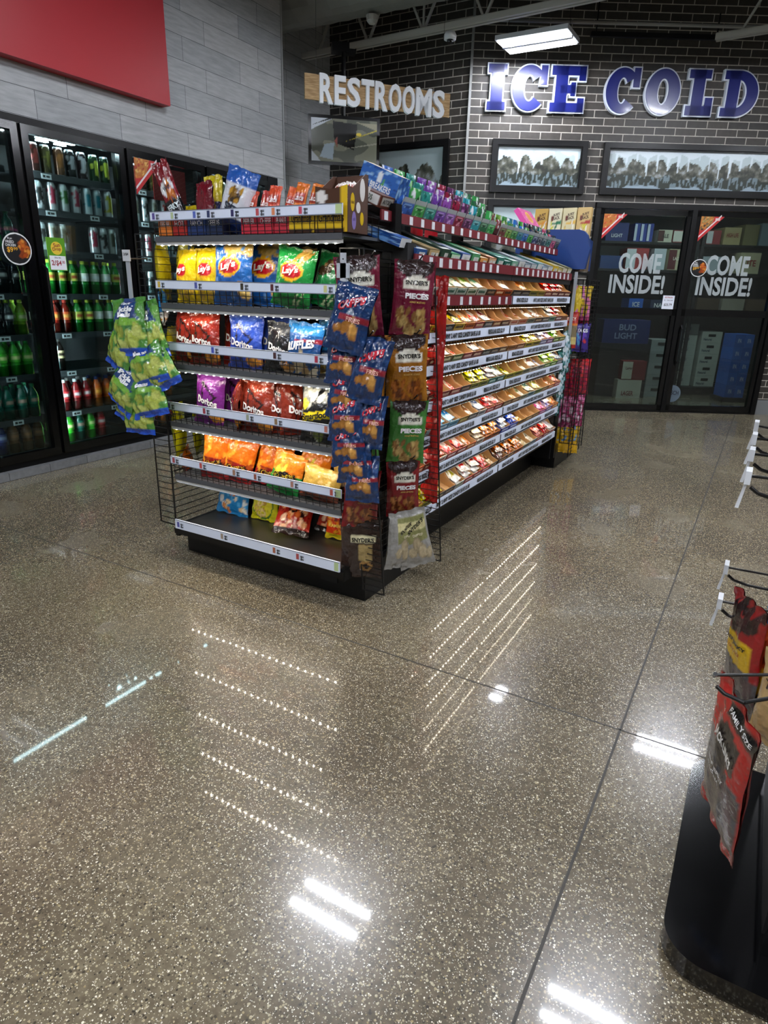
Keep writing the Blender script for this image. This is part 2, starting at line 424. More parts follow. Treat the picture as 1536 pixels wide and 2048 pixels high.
for (x, y, t) in ((-2.37, 6.83, 'bright rectangular ceiling light hanging before the brick wall over the blue letters'),
                  (-.15, 6.8, 'rectangular ceiling light hung high before the glass doors'), (-2.25, 3.25, 'rectangular ceiling light high above the chip end cap'),
                  (-.2, 3.45, 'rectangular ceiling light high above the open aisle'), (-2.25, -.2, 'rectangular ceiling light high over the open floor by the coolers'),
                  (-.2, -.2, 'rectangular ceiling light directly over the viewer'), (2.0, 3.4, 'rectangular ceiling light above the aisle past the jerky rack'),
                  (2.0, 6.8, 'rectangular ceiling light near the far end of the brick wall'), (2.0, -.2, 'rectangular ceiling light behind the jerky rack'),
                  (-2.25, -3.6, 'rectangular ceiling light near the store front by the coolers'), (-.2, -3.6, 'rectangular ceiling light near the store front, middle row'),
                  (2.0, -3.6, 'rectangular ceiling light near the store front, outer row'), (4.2, 3.4, 'rectangular ceiling light by the far side wall'), (4.2, -.2, 'rectangular ceiling light by the far side wall near the front')):
    L0.put(T((x, y, 3.5)), t, 'ceiling lights')

# ------------------------------------------------------------------ joists, duct, pipe, camera
JM = mat('joist_paint', 'a8a59c', .5)
def joist(x0, x1, y, z, label, rot=3.0):
    r = empty('roof_joist', label, 'joist', T((x0, y, z)) @ RZ(-rot), 'roof joists'); Lg = x1-x0
    b = MB()
    b.box(0, Lg, -.045, -.012, 0, .05).box(0, Lg, .012, .045, 0, .05).box(0, Lg, -.045, .045, .045, .05)
    b.build('bottom_chord', JM, r)
    b = MB(); b.box(0, Lg, -.045, .045, .6, .65); b.build('top_chord', JM, r)
    k = int(Lg/.62)
    for i in range(k):
        a = .2+i*.62
        if a+.62 > Lg: break
        MB().bar((a, 0, .03), (a+.31, 0, .62), .014).build('web_member', JM, r)
        MB().bar((a+.31, 0, .62), (a+.62, 0, .03), .014).build('web_member', JM, r)
        if i % 2: MB().bar((a+.62, 0, .03), (a+.62, 0, .62), .012).build('web_member', JM, r)
joist(-4.75, -.5, 6.42, 3.55, 'pale steel roof joist over the hanging restrooms sign')
joist(-.93, 3.6, 7.62, 3.55, 'pale steel roof joist beside the last blue letters')
b = MB(); dm = mat('duct_metal', '86867f', .5, .35)
prof = []
for i in range(40):
    x = i*.1; prof.append((.33 + (.006 if i % 2 else 0), x))
b.lathe([(p[0], p[1]) for p in prof], 28)
o = b.build('air_duct', dm, M=T((-4.87, 5.93, 3.98)) @ RY(90), smooth=False); tag(o, 'large round spiral metal air duct under the roof', 'duct')
tag(MB().lathe([(.0, 0), (.03, .006), (.05, .03), (.055, .07)], 16).build('duct_fitting', mat('pale_fitting', 'a5a49d', .5), M=T((-3.62, 5.93, 3.555))), 'small round grey fitting under the spiral duct', 'fitting')
r = empty('security_camera', 'small white dome camera under the roof joist', 'camera', T((-3.05, 6.38, 3.49)))
MB().lathe([(.03, .0), (.055, .0), (.06, .03), (.045, .06)], 18).build('housing', WHITE, r, True)
MB().lathe([(.004, -.03), (.02, -.024), (.03, 0)], 16).build('dome', BLACKG, r, True)
r = empty('light_track', 'long black tube light hung in front of the upper brick wall', 'light track', ICE @ T((-.62, -.3, 3.68)))
MB().box(0, 1.25, -.02, .02, -.02, .02).build('tube', BLACK, r)
MB().bar((1.22, 0, 0), (1.22, 0, .2), .008).build('bracket', BLACK, r)
MB().bar((.05, 0, 0), (.05, 0, .3), .008).build('bracket', BLACK, r)
tag(MB().bar((-1.55, -.42, 3.735), (2.4, -.42, 3.735), .016, 8).build('ceiling_pipe', PAINTGREY, M=ICE), 'pale conduit pipe running along above the blue letters', 'pipe')

# ------------------------------------------------------------------ red panel on the left wall
RED = mat('red_panel_paint', 'b3202b', .42)
tag(MB().box(-4.36, -4.27, .2, 4.07, 2.577, 3.9).build('red_wall_panel', RED), 'large plain red panel mounted above the coolers', 'wall panel')

# ------------------------------------------------------------------ blue slab letters
def slab(letter, x, wd, mb, g, z0, z1, y0, y1, col):
    H = z1-z0; st = wd*.0+.115; sf = .058
    def rect(a, b, c, d): mb.box(x+a-g, x+b+g, y0, y1, z0+c-g, z0+d+g, col)
    def band(cx, cz, rx, rz, ix, iz, a0, a1, n=36):
        A = [R(a0+(a1-a0)*i/n) for i in range(n+1)]
        for a, b2 in zip(A, A[1:]):
            P = [(x+cx+(rx+g)*math.cos(a), z0+cz+(rz+g)*math.sin(a)), (x+cx+(rx+g)*math.cos(b2), z0+cz+(rz+g)*math.sin(b2)),
                 (x+cx+(ix-g)*math.cos(b2), z0+cz+(iz-g)*math.sin(b2)), (x+cx+(ix-g)*math.cos(a), z0+cz+(iz-g)*math.sin(a))]
            mb.prism([(p[0], p[1]) for p in P], -y1, -y0, col, M=RX(90))
    if letter == 'I':
        rect(wd*.5-.06, wd*.5+.06, 0, H); rect(0, wd, 0, .075); rect(0, wd, H-.075, H)
    if letter == 'L':
        rect(.05, .165, 0, H); rect(0, .22, H-.075, H); rect(0, wd, 0, .085); rect(wd-.075, wd, 0, .16)
    if letter == 'E':
        rect(.045, .165, 0, H); rect(0, wd, 0, .08); rect(0, wd, H-.08, H); rect(wd-.065, wd, 0, .125); rect(wd-.065, wd, H-.125, H)
        rect(.1, .25, H/2-.036, H/2+.036); rect(.205, .25, H/2-.06, H/2+.06)
    if letter == 'O': band(wd/2, H/2, wd/2, H/2, wd/2-.115, H/2-.085, 0, 360, 48)
    if letter == 'C':
        band(wd/2, H/2, wd/2, H/2, wd/2-.115, H/2-.085, 38, 318, 44); rect(wd-.065, wd, H*.58, H); 
    if letter == 'D':
        rect(.045, .16, 0, H); rect(0, .16, 0, .075); rect(0, .16, H-.075, H); band(.15, H/2, wd-.15, H/2, wd-.265, H/2-.078, -90, 90, 36)
WB = mat('letter_white', 'dfe6f2', .35); BL = mat('letter_blue', '16206e', .28, coat=.2)
for ch, a, b_, lab in (('I', -1.545, -1.36, 'blue slab letter I with a white edge'), ('C', -1.295, -.945, 'blue slab letter C beside the E on the brick wall'),
                 ('E', -.9, -.555, 'blue slab letter E with a white edge on the brick wall'), ('C', -.335, 0, 'blue slab letter C that starts the second word'),
                 ('O', .075, .42, 'round blue letter O with a white edge'), ('L', .5, .765, 'blue slab letter L with a white edge'), ('D', .862, 1.22, 'blue slab letter D, last of the word on the brick wall')):
    r = empty('wall_letter', lab, 'letter', ICE, 'large blue letters on the brick wall')
    m1 = MB(); slab(ch, a, b_-a, m1, .014, 3.08, 3.485, -.045, -.001, (1, 1, 1)); m1.build('white_edge', WB, r)
    m1 = MB(); slab(ch, a, b_-a, m1, 0, 3.08, 3.485, -.052, -.044, (1, 1, 1)); m1.build('blue_face', BL, r)

# ------------------------------------------------------------------ framed pictures
def picture(name, label, M, w, h, f, design_f, nu=90, nv=40):
    r = empty(name, label, 'picture', M, 'black framed winter pictures'); t = .055
    b = MB()
    b.box(0, w, -.045, 0, 0, t).box(0, w, -.045, 0, h-t, h).box(0, t, -.045, 0, t, h-t).box(w-t, w, -.045, 0, t, h-t)
    b.box(t*.75, w-t*.75, -.03, -.02, t*.75, t*1.25).box(t*.75, w-t*.75, -.03, -.02, h-t*1.25, h-t*.75).box(t*.75, t*1.25, -.03, -.02, t, h-t).box(w-t*1.25, w-t*.75, -.03, -.02, t, h-t)
    b.build('frame', BLACK, r)
    g = MB(); g.grid(lambda u, v: (w/2+u*(w/2-t), -.012, t+v*(h-2*t)), nu, nv, design_f); g.build('print', PICT, r)
    return r
def winter(seed, asp, ice=True):
    sky, ice_c = C('b4c4c8'), C('d2dee4'); rock = [C(x) for x in ('23261f', '33362c', '4a4c40', '63645a', '868a88', 'a0aab0')]
    def f(u, v):
        x = u*asp+seed*7
        sp = abs(math.sin(x*5.2+1.7*noise.noise(Vector((x*1.3, 2, seed)))))**.7
        hgt = .50+.26*sp+.12*noise.noise(Vector((x*3.5, seed, 3)))+.05*noise.noise(Vector((x*16, seed, 5)))
        c = sky
        if v < hgt:
            n = noise.noise(Vector((x*6, v*7, seed)))*1.1+.5*noise.noise(Vector((x*17, v*16+x*5, seed+4)))
            c = rock[min(5, max(0, int((n+.85)*3.2)))]
            if v < .34+.12*noise.noise(Vector((x*4, 7, seed))): 
                c = C('20281f') if noise.noise(Vector((x*16, v*5, 1))) > -.12 else C('6c7c82')
            if v < .08+.1*noise.noise(Vector((x*3, 11, seed))): c = C('8fa0ac')
        if ice:
            k = math.floor(x*3.1); ph = (x*3.1-k)-.5; rg = random.Random(int(k*17+seed*100)); L_ = rg.uniform(.2, .8); wd = rg.uniform(.10, .24)
            if 1-v < L_*max(0, 1-(abs(ph)/wd))**.8 or 1-v < .16+.05*math.sin(x*9): c = ice_c
        return c
    return f
picture('framed_picture', 'small framed picture of icicles and rocks under the letters', ICE @ T((-1.453, 0, 2.318)), 1.005, .505, 0, winter(1.3, 1.2))
picture('framed_picture', 'wide framed picture of icicles and pines above the glass doors', ICE @ T((-.275, 0, 2.322)), 2.3, .497, 0, winter(2.7, 3.2), 200, 44)
picture('framed_picture', 'framed winter picture directly below the small icicle picture', ICE @ T((-1.458, 0, 1.2)), 1.01, 1.045, 0, winter(4.1, .8, False), 70, 70)
picture('framed_picture', 'framed picture of snowy pines on the corner wall behind the monitor', T((-4.36, 7.09, 2.0)), 1.035, .83, 0, winter(5.4, 1.0, False), 80, 60)

# ------------------------------------------------------------------ hanging sign
d = Vector((.622, .783, 0)); SA = math.degrees(math.atan2(d.y, d.x))
SM = T((-3.69, 5.0, 2.778)) @ RZ(SA)
r = empty('hanging_sign', 'wooden board sign with raised white RESTROOMS letters', 'sign', SM)
wood = mat('sign_wood', 'b08a5a', .5); N, L = nodes(wood); nz = N.new('ShaderNodeTexNoise'); tc = N.new('ShaderNodeTexCoord'); mp = N.new('ShaderNodeMapping'); mp.inputs['Scale'].default_value = (2, 8, 22)
L.new(tc.outputs['Object'], mp.inputs[0]); L.new(mp.outputs[0], nz.inputs['Vector']); rp = N.new('ShaderNodeValToRGB'); L.new(nz.outputs[0], rp.inputs[0])
rp.color_ramp.elements[0].color = (*C('94703f'), 1); rp.color_ramp.elements[1].color = (*C('c9a878'), 1); rp.color_ramp.elements[0].position = .35; rp.color_ramp.elements[1].position = .65; L.new(rp.outputs[0], pbsdf(wood).inputs['Base Color'])
MB().box(0, 1.335, 0, .02, 0, .185).build('board', wood, r)
xs = .12
for ch, wd in (('R', .115), ('E', .1), ('S', .115), ('T', .11), ('R', .115), ('O', .115), ('O', .115), ('M', .15), ('S', .115)):
    V, F = text_geo(ch, .03); b = MB(); n0 = len(V)
    b.v = [(xs+wd/2+x*wd, -.032, .085+y*.215) for x, y in V] + [(xs+wd/2+x*wd, -.005, .085+y*.215) for x, y in V]; b.c = [(1, 1, 1)]*(2*n0)
    ed = {}
    for f in F:
        b.f.append(tuple(f)); b.f.append(tuple(n0+i for i in reversed(f))); b.m += [0, 0]
        for a_, c_ in zip(f, f[1:]+f[:1]): ed[(a_, c_)] = ed.get((a_, c_), 0)+1
    for (a_, c_) in ed:
        if (c_, a_) not in ed: b.f.append((a_, n0+a_, n0+c_, c_)); b.m.append(0)
    b.build('raised_letter', mat('sign_white', 'f0f4f8', .4), r); xs += wd+.0125
b = MB(); b.bar((.1, .01, .185), (.1, .01, 1.05), .0015); b.build('hanging_wire', WIRE, r); MB().bar((1.25, .01, .185), (1.25, .01, 1.05), .0015).build('hanging_wire', WIRE, r)

# ------------------------------------------------------------------ monitor
r = empty('hanging_monitor', 'black wall of a monitor showing a security camera view, hung on a pole', 'monitor', T((-4.43, 6.05, 2.505)) @ RZ(40) @ RX(0))
r['label'] = 'black hanging monitor showing a tilted security camera view'
W_, H_ = .735, .45
b = MB(); b.box(0, W_, 0, .05, 0, .03).box(0, W_, 0, .05, H_-.03, H_).box(0, .03, 0, .05, .03, H_-.03).box(W_-.03, W_, 0, .05, .03, H_-.03).box(.02, W_-.02, .03, .07, .02, H_-.02); b.build('bezel', BLACKG, r)
cam = design(('f', '4d5148'), ('n', 2.2, .1, C('6d6f60')), ('t', ((-1, 1), (-.35, 1), (-1, .72)), 'b9c2cc'), ('t', ((-1, .82), (-.5, 1), (-.35, 1)), '24282a'),
             ('t', ((-.35, .95), (.4, .9), (.3, .3)), '0d0e0e'), ('t', ((-.35, .95), (.3, .3), (-.3, .45)), '0d0e0e'), ('t', ((-.75, .1), (-.35, .05), (-.3, .45)), '8b9aa4'), ('t', ((-.75, .1), (-.3, .45), (-.6, .4)), '8b9aa4'),
             ('t', ((.35, .95), (1, .93), (1, .78)), '8f8d77'), ('e', .45, .67, .08, .04, 'd8c24c'), ('t', ((.0, .48), (1, .8), (1, .77)), 'b5a53c'), ('t', ((-.1, .3), (1, .5), (1, .46)), '8a8a7c'), ('t', ((-1, 0), (-.72, 0), (-1, .25)), 'a3aab0'), ('t', ((-.3, .5), (-.2, .6), (-.22, .35)), '7a4038'))
g = MB(); g.grid(lambda u, v: (W_/2+u*(W_/2-.03), -.001, .03+v*(H_-.06)), 90, 56, cam); g.build('screen', SCREEN, r)
b = MB(); b.bar((W_/2, .09, .2), (W_/2, .09, 1.08), .022, 10); b.build('pole', BLACK, r)
MB().box(W_/2-.12, W_/2+.12, .03, .17, 1.02, 1.1).build('ceiling_mount', BLACK, r); MB().box(W_/2-.08, W_/2+.08, .05, .12, .1, .36).build('rear_bracket', BLACK, r)
# ------------------------------------------------------------------ reach-in coolers
TUBE = mat('cooler_light', 'dcebf5', .4, emit=COOLER_POWER)
TUBE2 = mat('cooler_added_light', 'dcebf5', .4, emit=COOLER_POWER*.45)
MUL = [1.223, 2.034, 2.845, 3.656, 4.467, 5.278]
SHELF_Z = [1.985, 1.755, 1.495, 1.205, .935, .665, .365, .13]
def cooler():
    r = empty('drinks_cooler', 'long black reach-in drinks cooler with glass doors under the plank wall', 'cooler', T((-4.36, 0, 0)))
    b = MB(); b.box(-.8, .012, MUL[0], MUL[-1], .055, .10).box(-.8, .012, MUL[0], MUL[-1], 2.235, 2.278)
    for y in MUL: b.box(-.1, .006, y-.022, y+.022, .10, 2.235)
    b.box(-.8, .012, 5.29, 5.435, .055, 2.278)
    b.build('frame', BLACK, r)
    b = MB(); b.box(-.84, -.8, MUL[0], MUL[-1], .055, 2.278).box(-.8, -.02, MUL[0]-.02, MUL[0], .055, 2.278)
    b.build('cabinet', mat('cooler_liner', '2b2f31', .5), r)
    for i, (a, c) in enumerate(zip(MUL, MUL[1:])):
        dr = MB(); x0, x1 = -.012, .03; a2, c2 = a+.012, c-.012
        dr.box(x0, x1, a2, a2+.048, .1, 2.232).box(x0, x1, c2-.048, c2, .1, 2.232).box(x0, x1, a2+.048, c2-.048, .1, .155).box(x0, x1, a2+.048, c2-.048, 2.185, 2.232)
        door = dr.build('door', BLACKG, r)
        MB().box(-.002, .002, a2+.048, c2-.048, .155, 2.185).build('glass_pane', GLASS, door)
        k = MB(); hy = a2+.024; k.path([(.03, hy, 1.0), (.07, hy, 1.03), (.07, hy, 1.37), (.03, hy, 1.4)], .01, 8); k.build('handle', BLACK, door)
        if i >= 1:
            MB().box(-.075, -.055, a+.03, a+.045, .2, 2.12).build('light_or_added_tube', TUBE, r)
            MB().box(-.09, -.07, a+.06, c-.06, 2.208, 2.222).build('light_or_added_tube', TUBE2, r)  # added tube hidden behind the header to brighten the drink fronts
            if i in (2, ):
                for k_ in range(2):
                    for j in range(2): MB().box(-.24-.1*j, -.21-.1*j, 3.2+k_*.14, 3.28+k_*.14, 2.222, 2.23).build('reflection_glow', TUBE, r)  # added glowing blocks standing for ceiling lights mirrored in this door
            for z in SHELF_Z:
                s = MB(); s.box(-.7, -.105, a+.05, c-.05, z-.012, z).box(-.112, -.1, a+.05, c-.05, z-.035, z+.006)
                sh = s.build('shelf', mat('cooler_shelf', '3a3d40', .35), r)
                if z < 1.4: MB().box(-.104, -.1015, a+.06, c-.06, z+.005, z+.075).build('clear_guard', GLASS, sh)
                for tb in (.2, .55):
                    if (i+int(z*10)) % 3 or tb < .3:
                        tg = MB(); tg.box(-.099, -.097, a+tb, a+tb+.075, z-.034, z-.002, C('d8dcdf')); 
                        tg.box(-.0968, -.0962, a+tb+.012, a+tb+.03, z-.026, z-.010, C('202020')).box(-.0968, -.0962, a+tb+.036, a+tb+.062, z-.024, z-.012, C('202020'))
                        tg.build('price_tag', CARD, sh)
cooler()
def bottle_proto(liq, cap, lab, lab2, kind='soda bottle'):
    c = C(liq); h = .235; dk = tuple(x*.6 for x in c)
    prof = [(.024, 0, dk), (.033, .006, c), (.0345, .02, c), (.0335, .045, c), (.0345, .07, c), (.031, .085, c), (.0345, .1, c), (.0345, .15, c), (.031, .172, c), (.02, .195, c), (.0135, .21, c), (.0135, .225, c)]
    o = MB().lathe(prof, 14).build('soda_bottle', BOTTLE, smooth=True); tag(o, '', 'bottle')
    MB().lathe([(.0155, .212, C(cap)), (.0155, .232, C(cap)), (.012, .235, C(cap))], 12).build('cap', CARD, o, True)
    b = MB(); l1 = C(lab); l2 = C(lab2)
    def lf(u, v):
        t = u*math.pi; return (.0358*math.sin(t), -.0358*math.cos(t), .094+v*.056)
    b.grid(lf, 16, 5, lambda u, v: l2 if (abs(u) < .28 and .2 < v < .8) else l1); b.build('label_wrap', GLOSSCARD, o, True)
    return o
def can_proto(base, art, top='c8ccd0'):
    c, a_, t_ = C(base), C(art), C(top); h = .19
    b = MB()
    b.lathe([(.024, 0, t_), (.033, .008, t_), (.034, .014, c), (.034, .05, c)], 14)
    o = None
    def f(u, v):
        t = u*math.pi; rr = .0342 - (.006*max(0, (v-.9)/.1)); return (rr*math.sin(t), -rr*math.cos(t), .012+v*.168)
    ds = design(('f', c), ('b', -.4, .4, .15, .85, [art], 7, .12, .07, int(art, 16) % 97), ('r', -1, 1, .94, 1, t_), ('r', -.12, .12, .3, .75, a_))
    b.grid(f, 20, 16, ds); b.lathe([(.028, .180, t_), (.027, .184, t_)], 14)
    o = b.build('drink_can', CANMAT, smooth=True); tag(o, '', 'can'); return o
PR = {}
def drink(kind, *cols):
    k = (kind,)+cols
    if k not in PR: PR[k] = Proto(bottle_proto(*cols) if kind == 'b' else can_proto(*cols))
    return PR[k]
G1 = ('b', '1f7a2a', 'b9cf3a', 'c9d05a', 'b0552f'); G2 = ('b', '2a8f3a', 'd0dc50', 'd9dccf', 'e8ecec'); RD = ('b', '6e1712', 'd0392b', 'e2ded8', 'c8c0b4'); RD2 = ('b', '7c1d14', 'cc4030', 'd2552a', 'e0a050')
DK = ('b', '1c1310', '2a2a28', 'c9b48a', '2b1d14'); CR = ('b', '8c1f22', 'e0e0e0', 'cf3238', 'e6d0d0'); OR = ('b', 'c4571a', '20306a', 'd06a20', 'e8a040'); TE = ('b', '14594a', '1d7a52', '1a6b58', 'c9a090')
LM = ('b', '36a02c', '1fa040', '4cbf30', 'e8f0a0'); CL = ('b', '20262a', 'a9c93a', '2a2a30', 'e0e0e0'); LM2 = ('b', '7fae2c', 'b4d63a', '8ed03a', 'e9f0b0'); TAN = ('b', '6b4a34', 'd8d8d8', '7c5a44', 'a07050'); NV = ('b', '232a55', '303a70', '3a4680', '9aa0c0')
c1 = ('c', '2b1512', '8a4a3a'); c2 = ('c', '3a1d18', '7a3430'); c3 = ('c', '34301c', '6e6a30'); c4 = ('c', '4a3020', '8a5a30'); c5 = ('c', '16181a', '8a8c90'); c6 = ('c', '201618', '9a9a9e'); c7 = ('c', '17301c', 'b4c040')
w1 = ('c', 'c3c7ca', 'b02a2a'); w2 = ('c', 'c3c7ca', '3a3a3a'); w3 = ('c', 'c3c7ca', 'b03a52'); w4 = ('c', 'c3c7ca', '3f7a3a'); w5 = ('c', 'b9c7cc', '1f8aa0'); w6 = ('c', 'c3c7ca', 'c8c030'); w7 = ('c', 'c9cbc8', '6a6a5a')
NAME = {G1: 'green soda bottle with yellow cap', G2: 'bright green soda bottle with pale wrap', RD: 'dark red soda bottle with white wrap', RD2: 'dark red soda bottle with orange wrap', DK: 'brown root beer bottle with tan wrap', CR: 'red soda bottle with white cap', OR: 'orange soda bottle with navy cap',
        TE: 'teal green soda bottle', LM: 'lime green soda bottle with green cap', CL: 'dark soda bottle with lime cap', LM2: 'yellow green soda bottle', TAN: 'brown tea bottle with white cap', NV: 'dark blue soda bottle',
        c1: 'tall dark maroon can', c2: 'tall brown can', c3: 'tall olive can', c4: 'tall copper brown can', c5: 'tall black can', c6: 'tall black and silver can', c7: 'tall dark green can',
        w1: 'tall white can with red print', w2: 'tall white can with black print', w3: 'tall silver can with pink print', w4: 'tall silver can with green print', w5: 'tall silver can with teal print', w6: 'tall silver can with yellow print', w7: 'tall pale grey can'}
ROWS = {2: [(0, [c1, c2, c3, c4, c5, c6, c7, c7], 1), (1, [w1, w2, w3, w4, w3, w5, w5, w6], 1), (2, [w2, w2, w7, w7, None, None, w3, w2, w7], 1), (3, [G1, G1, G1, G1, G2, G2, G2, G1], 2),
            (4, [RD, RD2, RD2, G1, G1, G2, G2, G1], 2), (5, [DK, DK, None, None, None, None, None, None], 1), (6, [LM2, CR, CR, CR, OR, OR, OR, OR], 2), (7, [LM, LM, TE, LM, CR, None, None, None], 2)],
        1: [(2, [None]*5+[TE, G2, TE], 1), (3, [None]*5+[TAN, CL, CL], 1), (4, [None]*5+[CL, CL, LM2], 2), (5, [None]*4+[LM, LM, LM, LM], 2), (6, [None]*4+[TE, TE, TE, TE], 2), (7, [None]*4+[NV, TAN, TAN, TAN], 1)],
        3: [(0, [c2, c1, c2, c3, c4, c2], 1), (1, [w2, w7, w2, w7, w1, w2, w7, w2], 1), (2, [w5, w2, w3, w2, w5, w2, w2, w2], 1), (3, [w1, w5, w2, w3, w4, w2], 1), (4, [CR, RD, CR, RD], 1), (5, [G1, G1, G2, G2], 1), (6, [OR, OR, OR, OR], 1), (7, [CR, CR, OR, CR], 1)],
        4: [(0, [c1, c5, c2, c3, c1, c5], 1), (1, [w2, w1, w7, w2, w5, w2], 1)]}
DOOR = {1: 'round decal door', 2: 'lime sign door', 3: 'pizza decal door', 4: 'last door'}
rg = random.Random(5)
for di, rows in ROWS.items():
    a = MUL[di]
    for si, items, depth in rows:
        n = len(items); pitch = (.75)/n if n > 7 else .094
        for k in range(depth):
            for i, it in enumerate(items):
                if it is None: continue
                if k and rg.random() < .12: continue
                M = T((-4.36-.15-k*.085+rg.uniform(-.004, .004), a+.05+pitch*(i+.5)+rg.uniform(-.004, .004), SHELF_Z[si]+.0005)) @ RZ(90+rg.uniform(-14, 14))
                drink(*it).put(M, '%s, %s %salong, %s shelf down, %s' % (NAME[it], ORD[i], 'back ' if k else '', ORD[si], DOOR[di]), 'drinks in the reach-in coolers')
# ---- stickers and signs on the cooler doors
def disc_poly(cx, cy, r, n=30): return [(cx+r*math.cos(2*math.pi*i/n), cy+r*math.sin(2*math.pi*i/n)) for i in range(n)]
YZ = Matrix(((0, 0, 1, 0), (1, 0, 0, 0), (0, 1, 0, 0), (0, 0, 0, 1)))    # local x -> world Y, local y -> Z, local z -> X
def round_decal(label, M, r_):
    o = MB().prism(disc_poly(0, 0, r_), 0, .002, C('e8e8e8')).build('round_decal', GLOSSCARD, M=M); tag(o, label, 'decal', 'round chicken decals')
    g = MB(); ds = design(('f', '1c1c1e'), ('b', .15, .85, .25, .8, ['c8641c', 'a8470f', 'd98a34', '8a3a10'], 26, .16, .09, 3))
    g.grid(lambda u, v: ((u*r_*.92*math.sqrt(max(0, 1-(2*v-1)**2))), (2*v-1)*r_*.92, .0026), 26, 26, ds); g.build('food_print', GLOSSCARD, o)
    flat_text(o, [('8 pc', -.42*r_, .62*r_, .3*r_, .16*r_, 'e8e8e8'), ('FRIED', -.45*r_, .42*r_, .55*r_, .16*r_, 'e8e8e8'), ('CHICKEN', -.43*r_, .22*r_, .7*r_, .16*r_, 'e8e8e8'), ('$9', -.5*r_, -.08*r_, .42*r_, .36*r_, 'e8a92c'), ('99', -.12*r_, .0, .28*r_, .2*r_, 'e8a92c')], lambda x, y: (x, y, .0034))
    return o
round_decal('round fried chicken decal with yellow price on the cooler glass', T((-4.325, 2.715, 1.487)) @ YZ, .098)
def tri_decal(name, label, M, s, cols, seed, hw=1.0):
    o = MB().prism([(0, 0), (0, -s), (s*hw, 0)], 0, .002, C('b8262a')).build(name, GLOSSCARD, M=M); tag(o, label, 'decal', 'triangular pizza decals')
    g = MB(); ds = design(('f', 'b9722f'), ('b', -1, 1, 0, 1, cols, 34, .16, .08, seed)); R_ = s*.56
    def f(u, v):
        x = (u*.5+.5)*R_; return (x, -v*math.sqrt(max(0, R_*R_-x*x)), .0025)
    g.grid(f, 22, 22, ds, flip=True); g.build('pizza_print', GLOSSCARD, o)
    b = MB(); n_ = Vector((s*hw, s, 0)).normalized(); q = .035*s/.25
    for k in (.14, ):
        a_ = Vector((0, -s*(1-k), .003)); c_ = Vector((s*hw*(1-k), 0, .003)); t_ = Vector((0, .018*s/.25, 0))
        b.quad([a_, c_, c_+t_, a_+t_], C('e6dcdc'))
    b.quad([(s*.62*hw, -.015, .003), (s*.82*hw, -.015, .003), (s*.82*hw, -s*.16, .003), (s*.62*hw, -s*.16, .003)], C('e0c8c8'))
    b.build('white_band', GLOSSCARD, o)
tri_decal('pizza_decal', 'red triangular pizza decal in the upper corner of the cooler glass', T((-4.325, 3.722, 2.18)) @ YZ, .25, ['c8702a', 'd99a4a', 'a8361c', 'e0b060'], 4, 1.0)
o = MB().box(-4.44, -4.436, 3.99, 4.33, 1.93, 2.17).build('red_reflection_panel', mat('reflection_red', '8e1f20', .4)); tag(o, 'plain dark red panel added inside the cooler in place of a glass reflection', 'reflection panel')  # added panel standing in for a red sign mirrored in the door glass
r = MB().box(-4.326, -4.323, 2.925, 3.06, 1.365, 1.575, C('5d9c22')).build('price_sign', GLOSSCARD); tag(r, 'lime green drop sign with a two for four dollars price', 'sign')
b = MB(); b.prism(disc_poly(2.995, 1.508, .042), 0, .001, C('e9c93a'), M=T((-4.3228, 0, 0)) @ YZ); b.prism([(2.935, 1.37), (3.055, 1.37), (3.055, 1.46), (2.935, 1.46)], 0, .001, C('eef0f4'), M=T((-4.3228, 0, 0)) @ YZ); b.build('panel_print', CARD, r)
flat_text(r, [('Sun', 2.998, 1.528, .05, .026, '8c1626', {'rot': 6}), ('Drop', 2.995, 1.500, .062, .028, '8c1626', {'rot': 6}), ('20oz Btl.', 2.995, 1.448, .05, .01, '555577'), ('2/$4', 2.982, 1.412, .074, .038, '9c1a2c'), ('00', 3.035, 1.42, .02, .018, '9c1a2c')], lambda x, y: (-4.3212, x, y))

# ------------------------------------------------------------------ glass doors to the walk-in
def sl(x, y, z): return (x, y, z)
r = empty('door_1', None, None, ICE); r['kind'] = 'structure'; r['label'] = 'black framed double glass doors under the wide picture'
b = MB(); b.box(-.285, -.235, -.05, .07, 0, 2.2).box(1.83, 1.885, -.05, .07, 0, 2.2).box(-.285, 1.885, -.05, .07, 2.19, 2.245).box(.765, .815, -.045, .06, 0, 2.19).box(-.24, 1.83, -.03, .05, 0, .018); b.build('frame', BLACK, r)
for a, c in ((-.235, .765), (.815, 1.83)):
    b = MB(); b.box(a+.004, a+.05, -.03, .02, .02, 2.185).box(c-.05, c-.004, -.03, .02, .02, 2.185).box(a, c, -.03, .02, .02, .085).box(a, c, -.03, .02, 2.13, 2.185).box(a, c, -.03, .02, 1.10, 1.175)
    q = b.build('leaf', BLACKG, r)
    MB().box(a+.05, c-.05, -.008, -.004, .085, 1.10).build('glass_pane', CAVEGLASS, q); MB().box(a+.05, c-.05, -.008, -.004, 1.175, 2.13).build('glass_pane', CAVEGLASS, q)
MB().path([(.85, -.03, .55), (.85, -.075, .6), (.85, -.075, .95), (.85, -.03, 1.0)], .01, 8).build('handle', BLACK, r)
VIN = mat('vinyl_grey', 'b4bcbe', .5, alpha=.75)
for s0, lab in ((.29, 'grey vinyl welcome lettering on the first glass door'), (1.27, 'grey vinyl welcome lettering on the second glass door')):
    b = MB(); 
    add_text(b, 'COME', lambda x, y: (x, -.012, y), s0-.01, 1.645, .47, .21, bold=.03, rot=-.3); add_text(b, 'INSIDE!', lambda x, y: (x, -.012, y), s0-.015, 1.425, .62, .2, bold=.03)
    tag(b.build('door_lettering', VIN, M=ICE), lab, 'lettering')
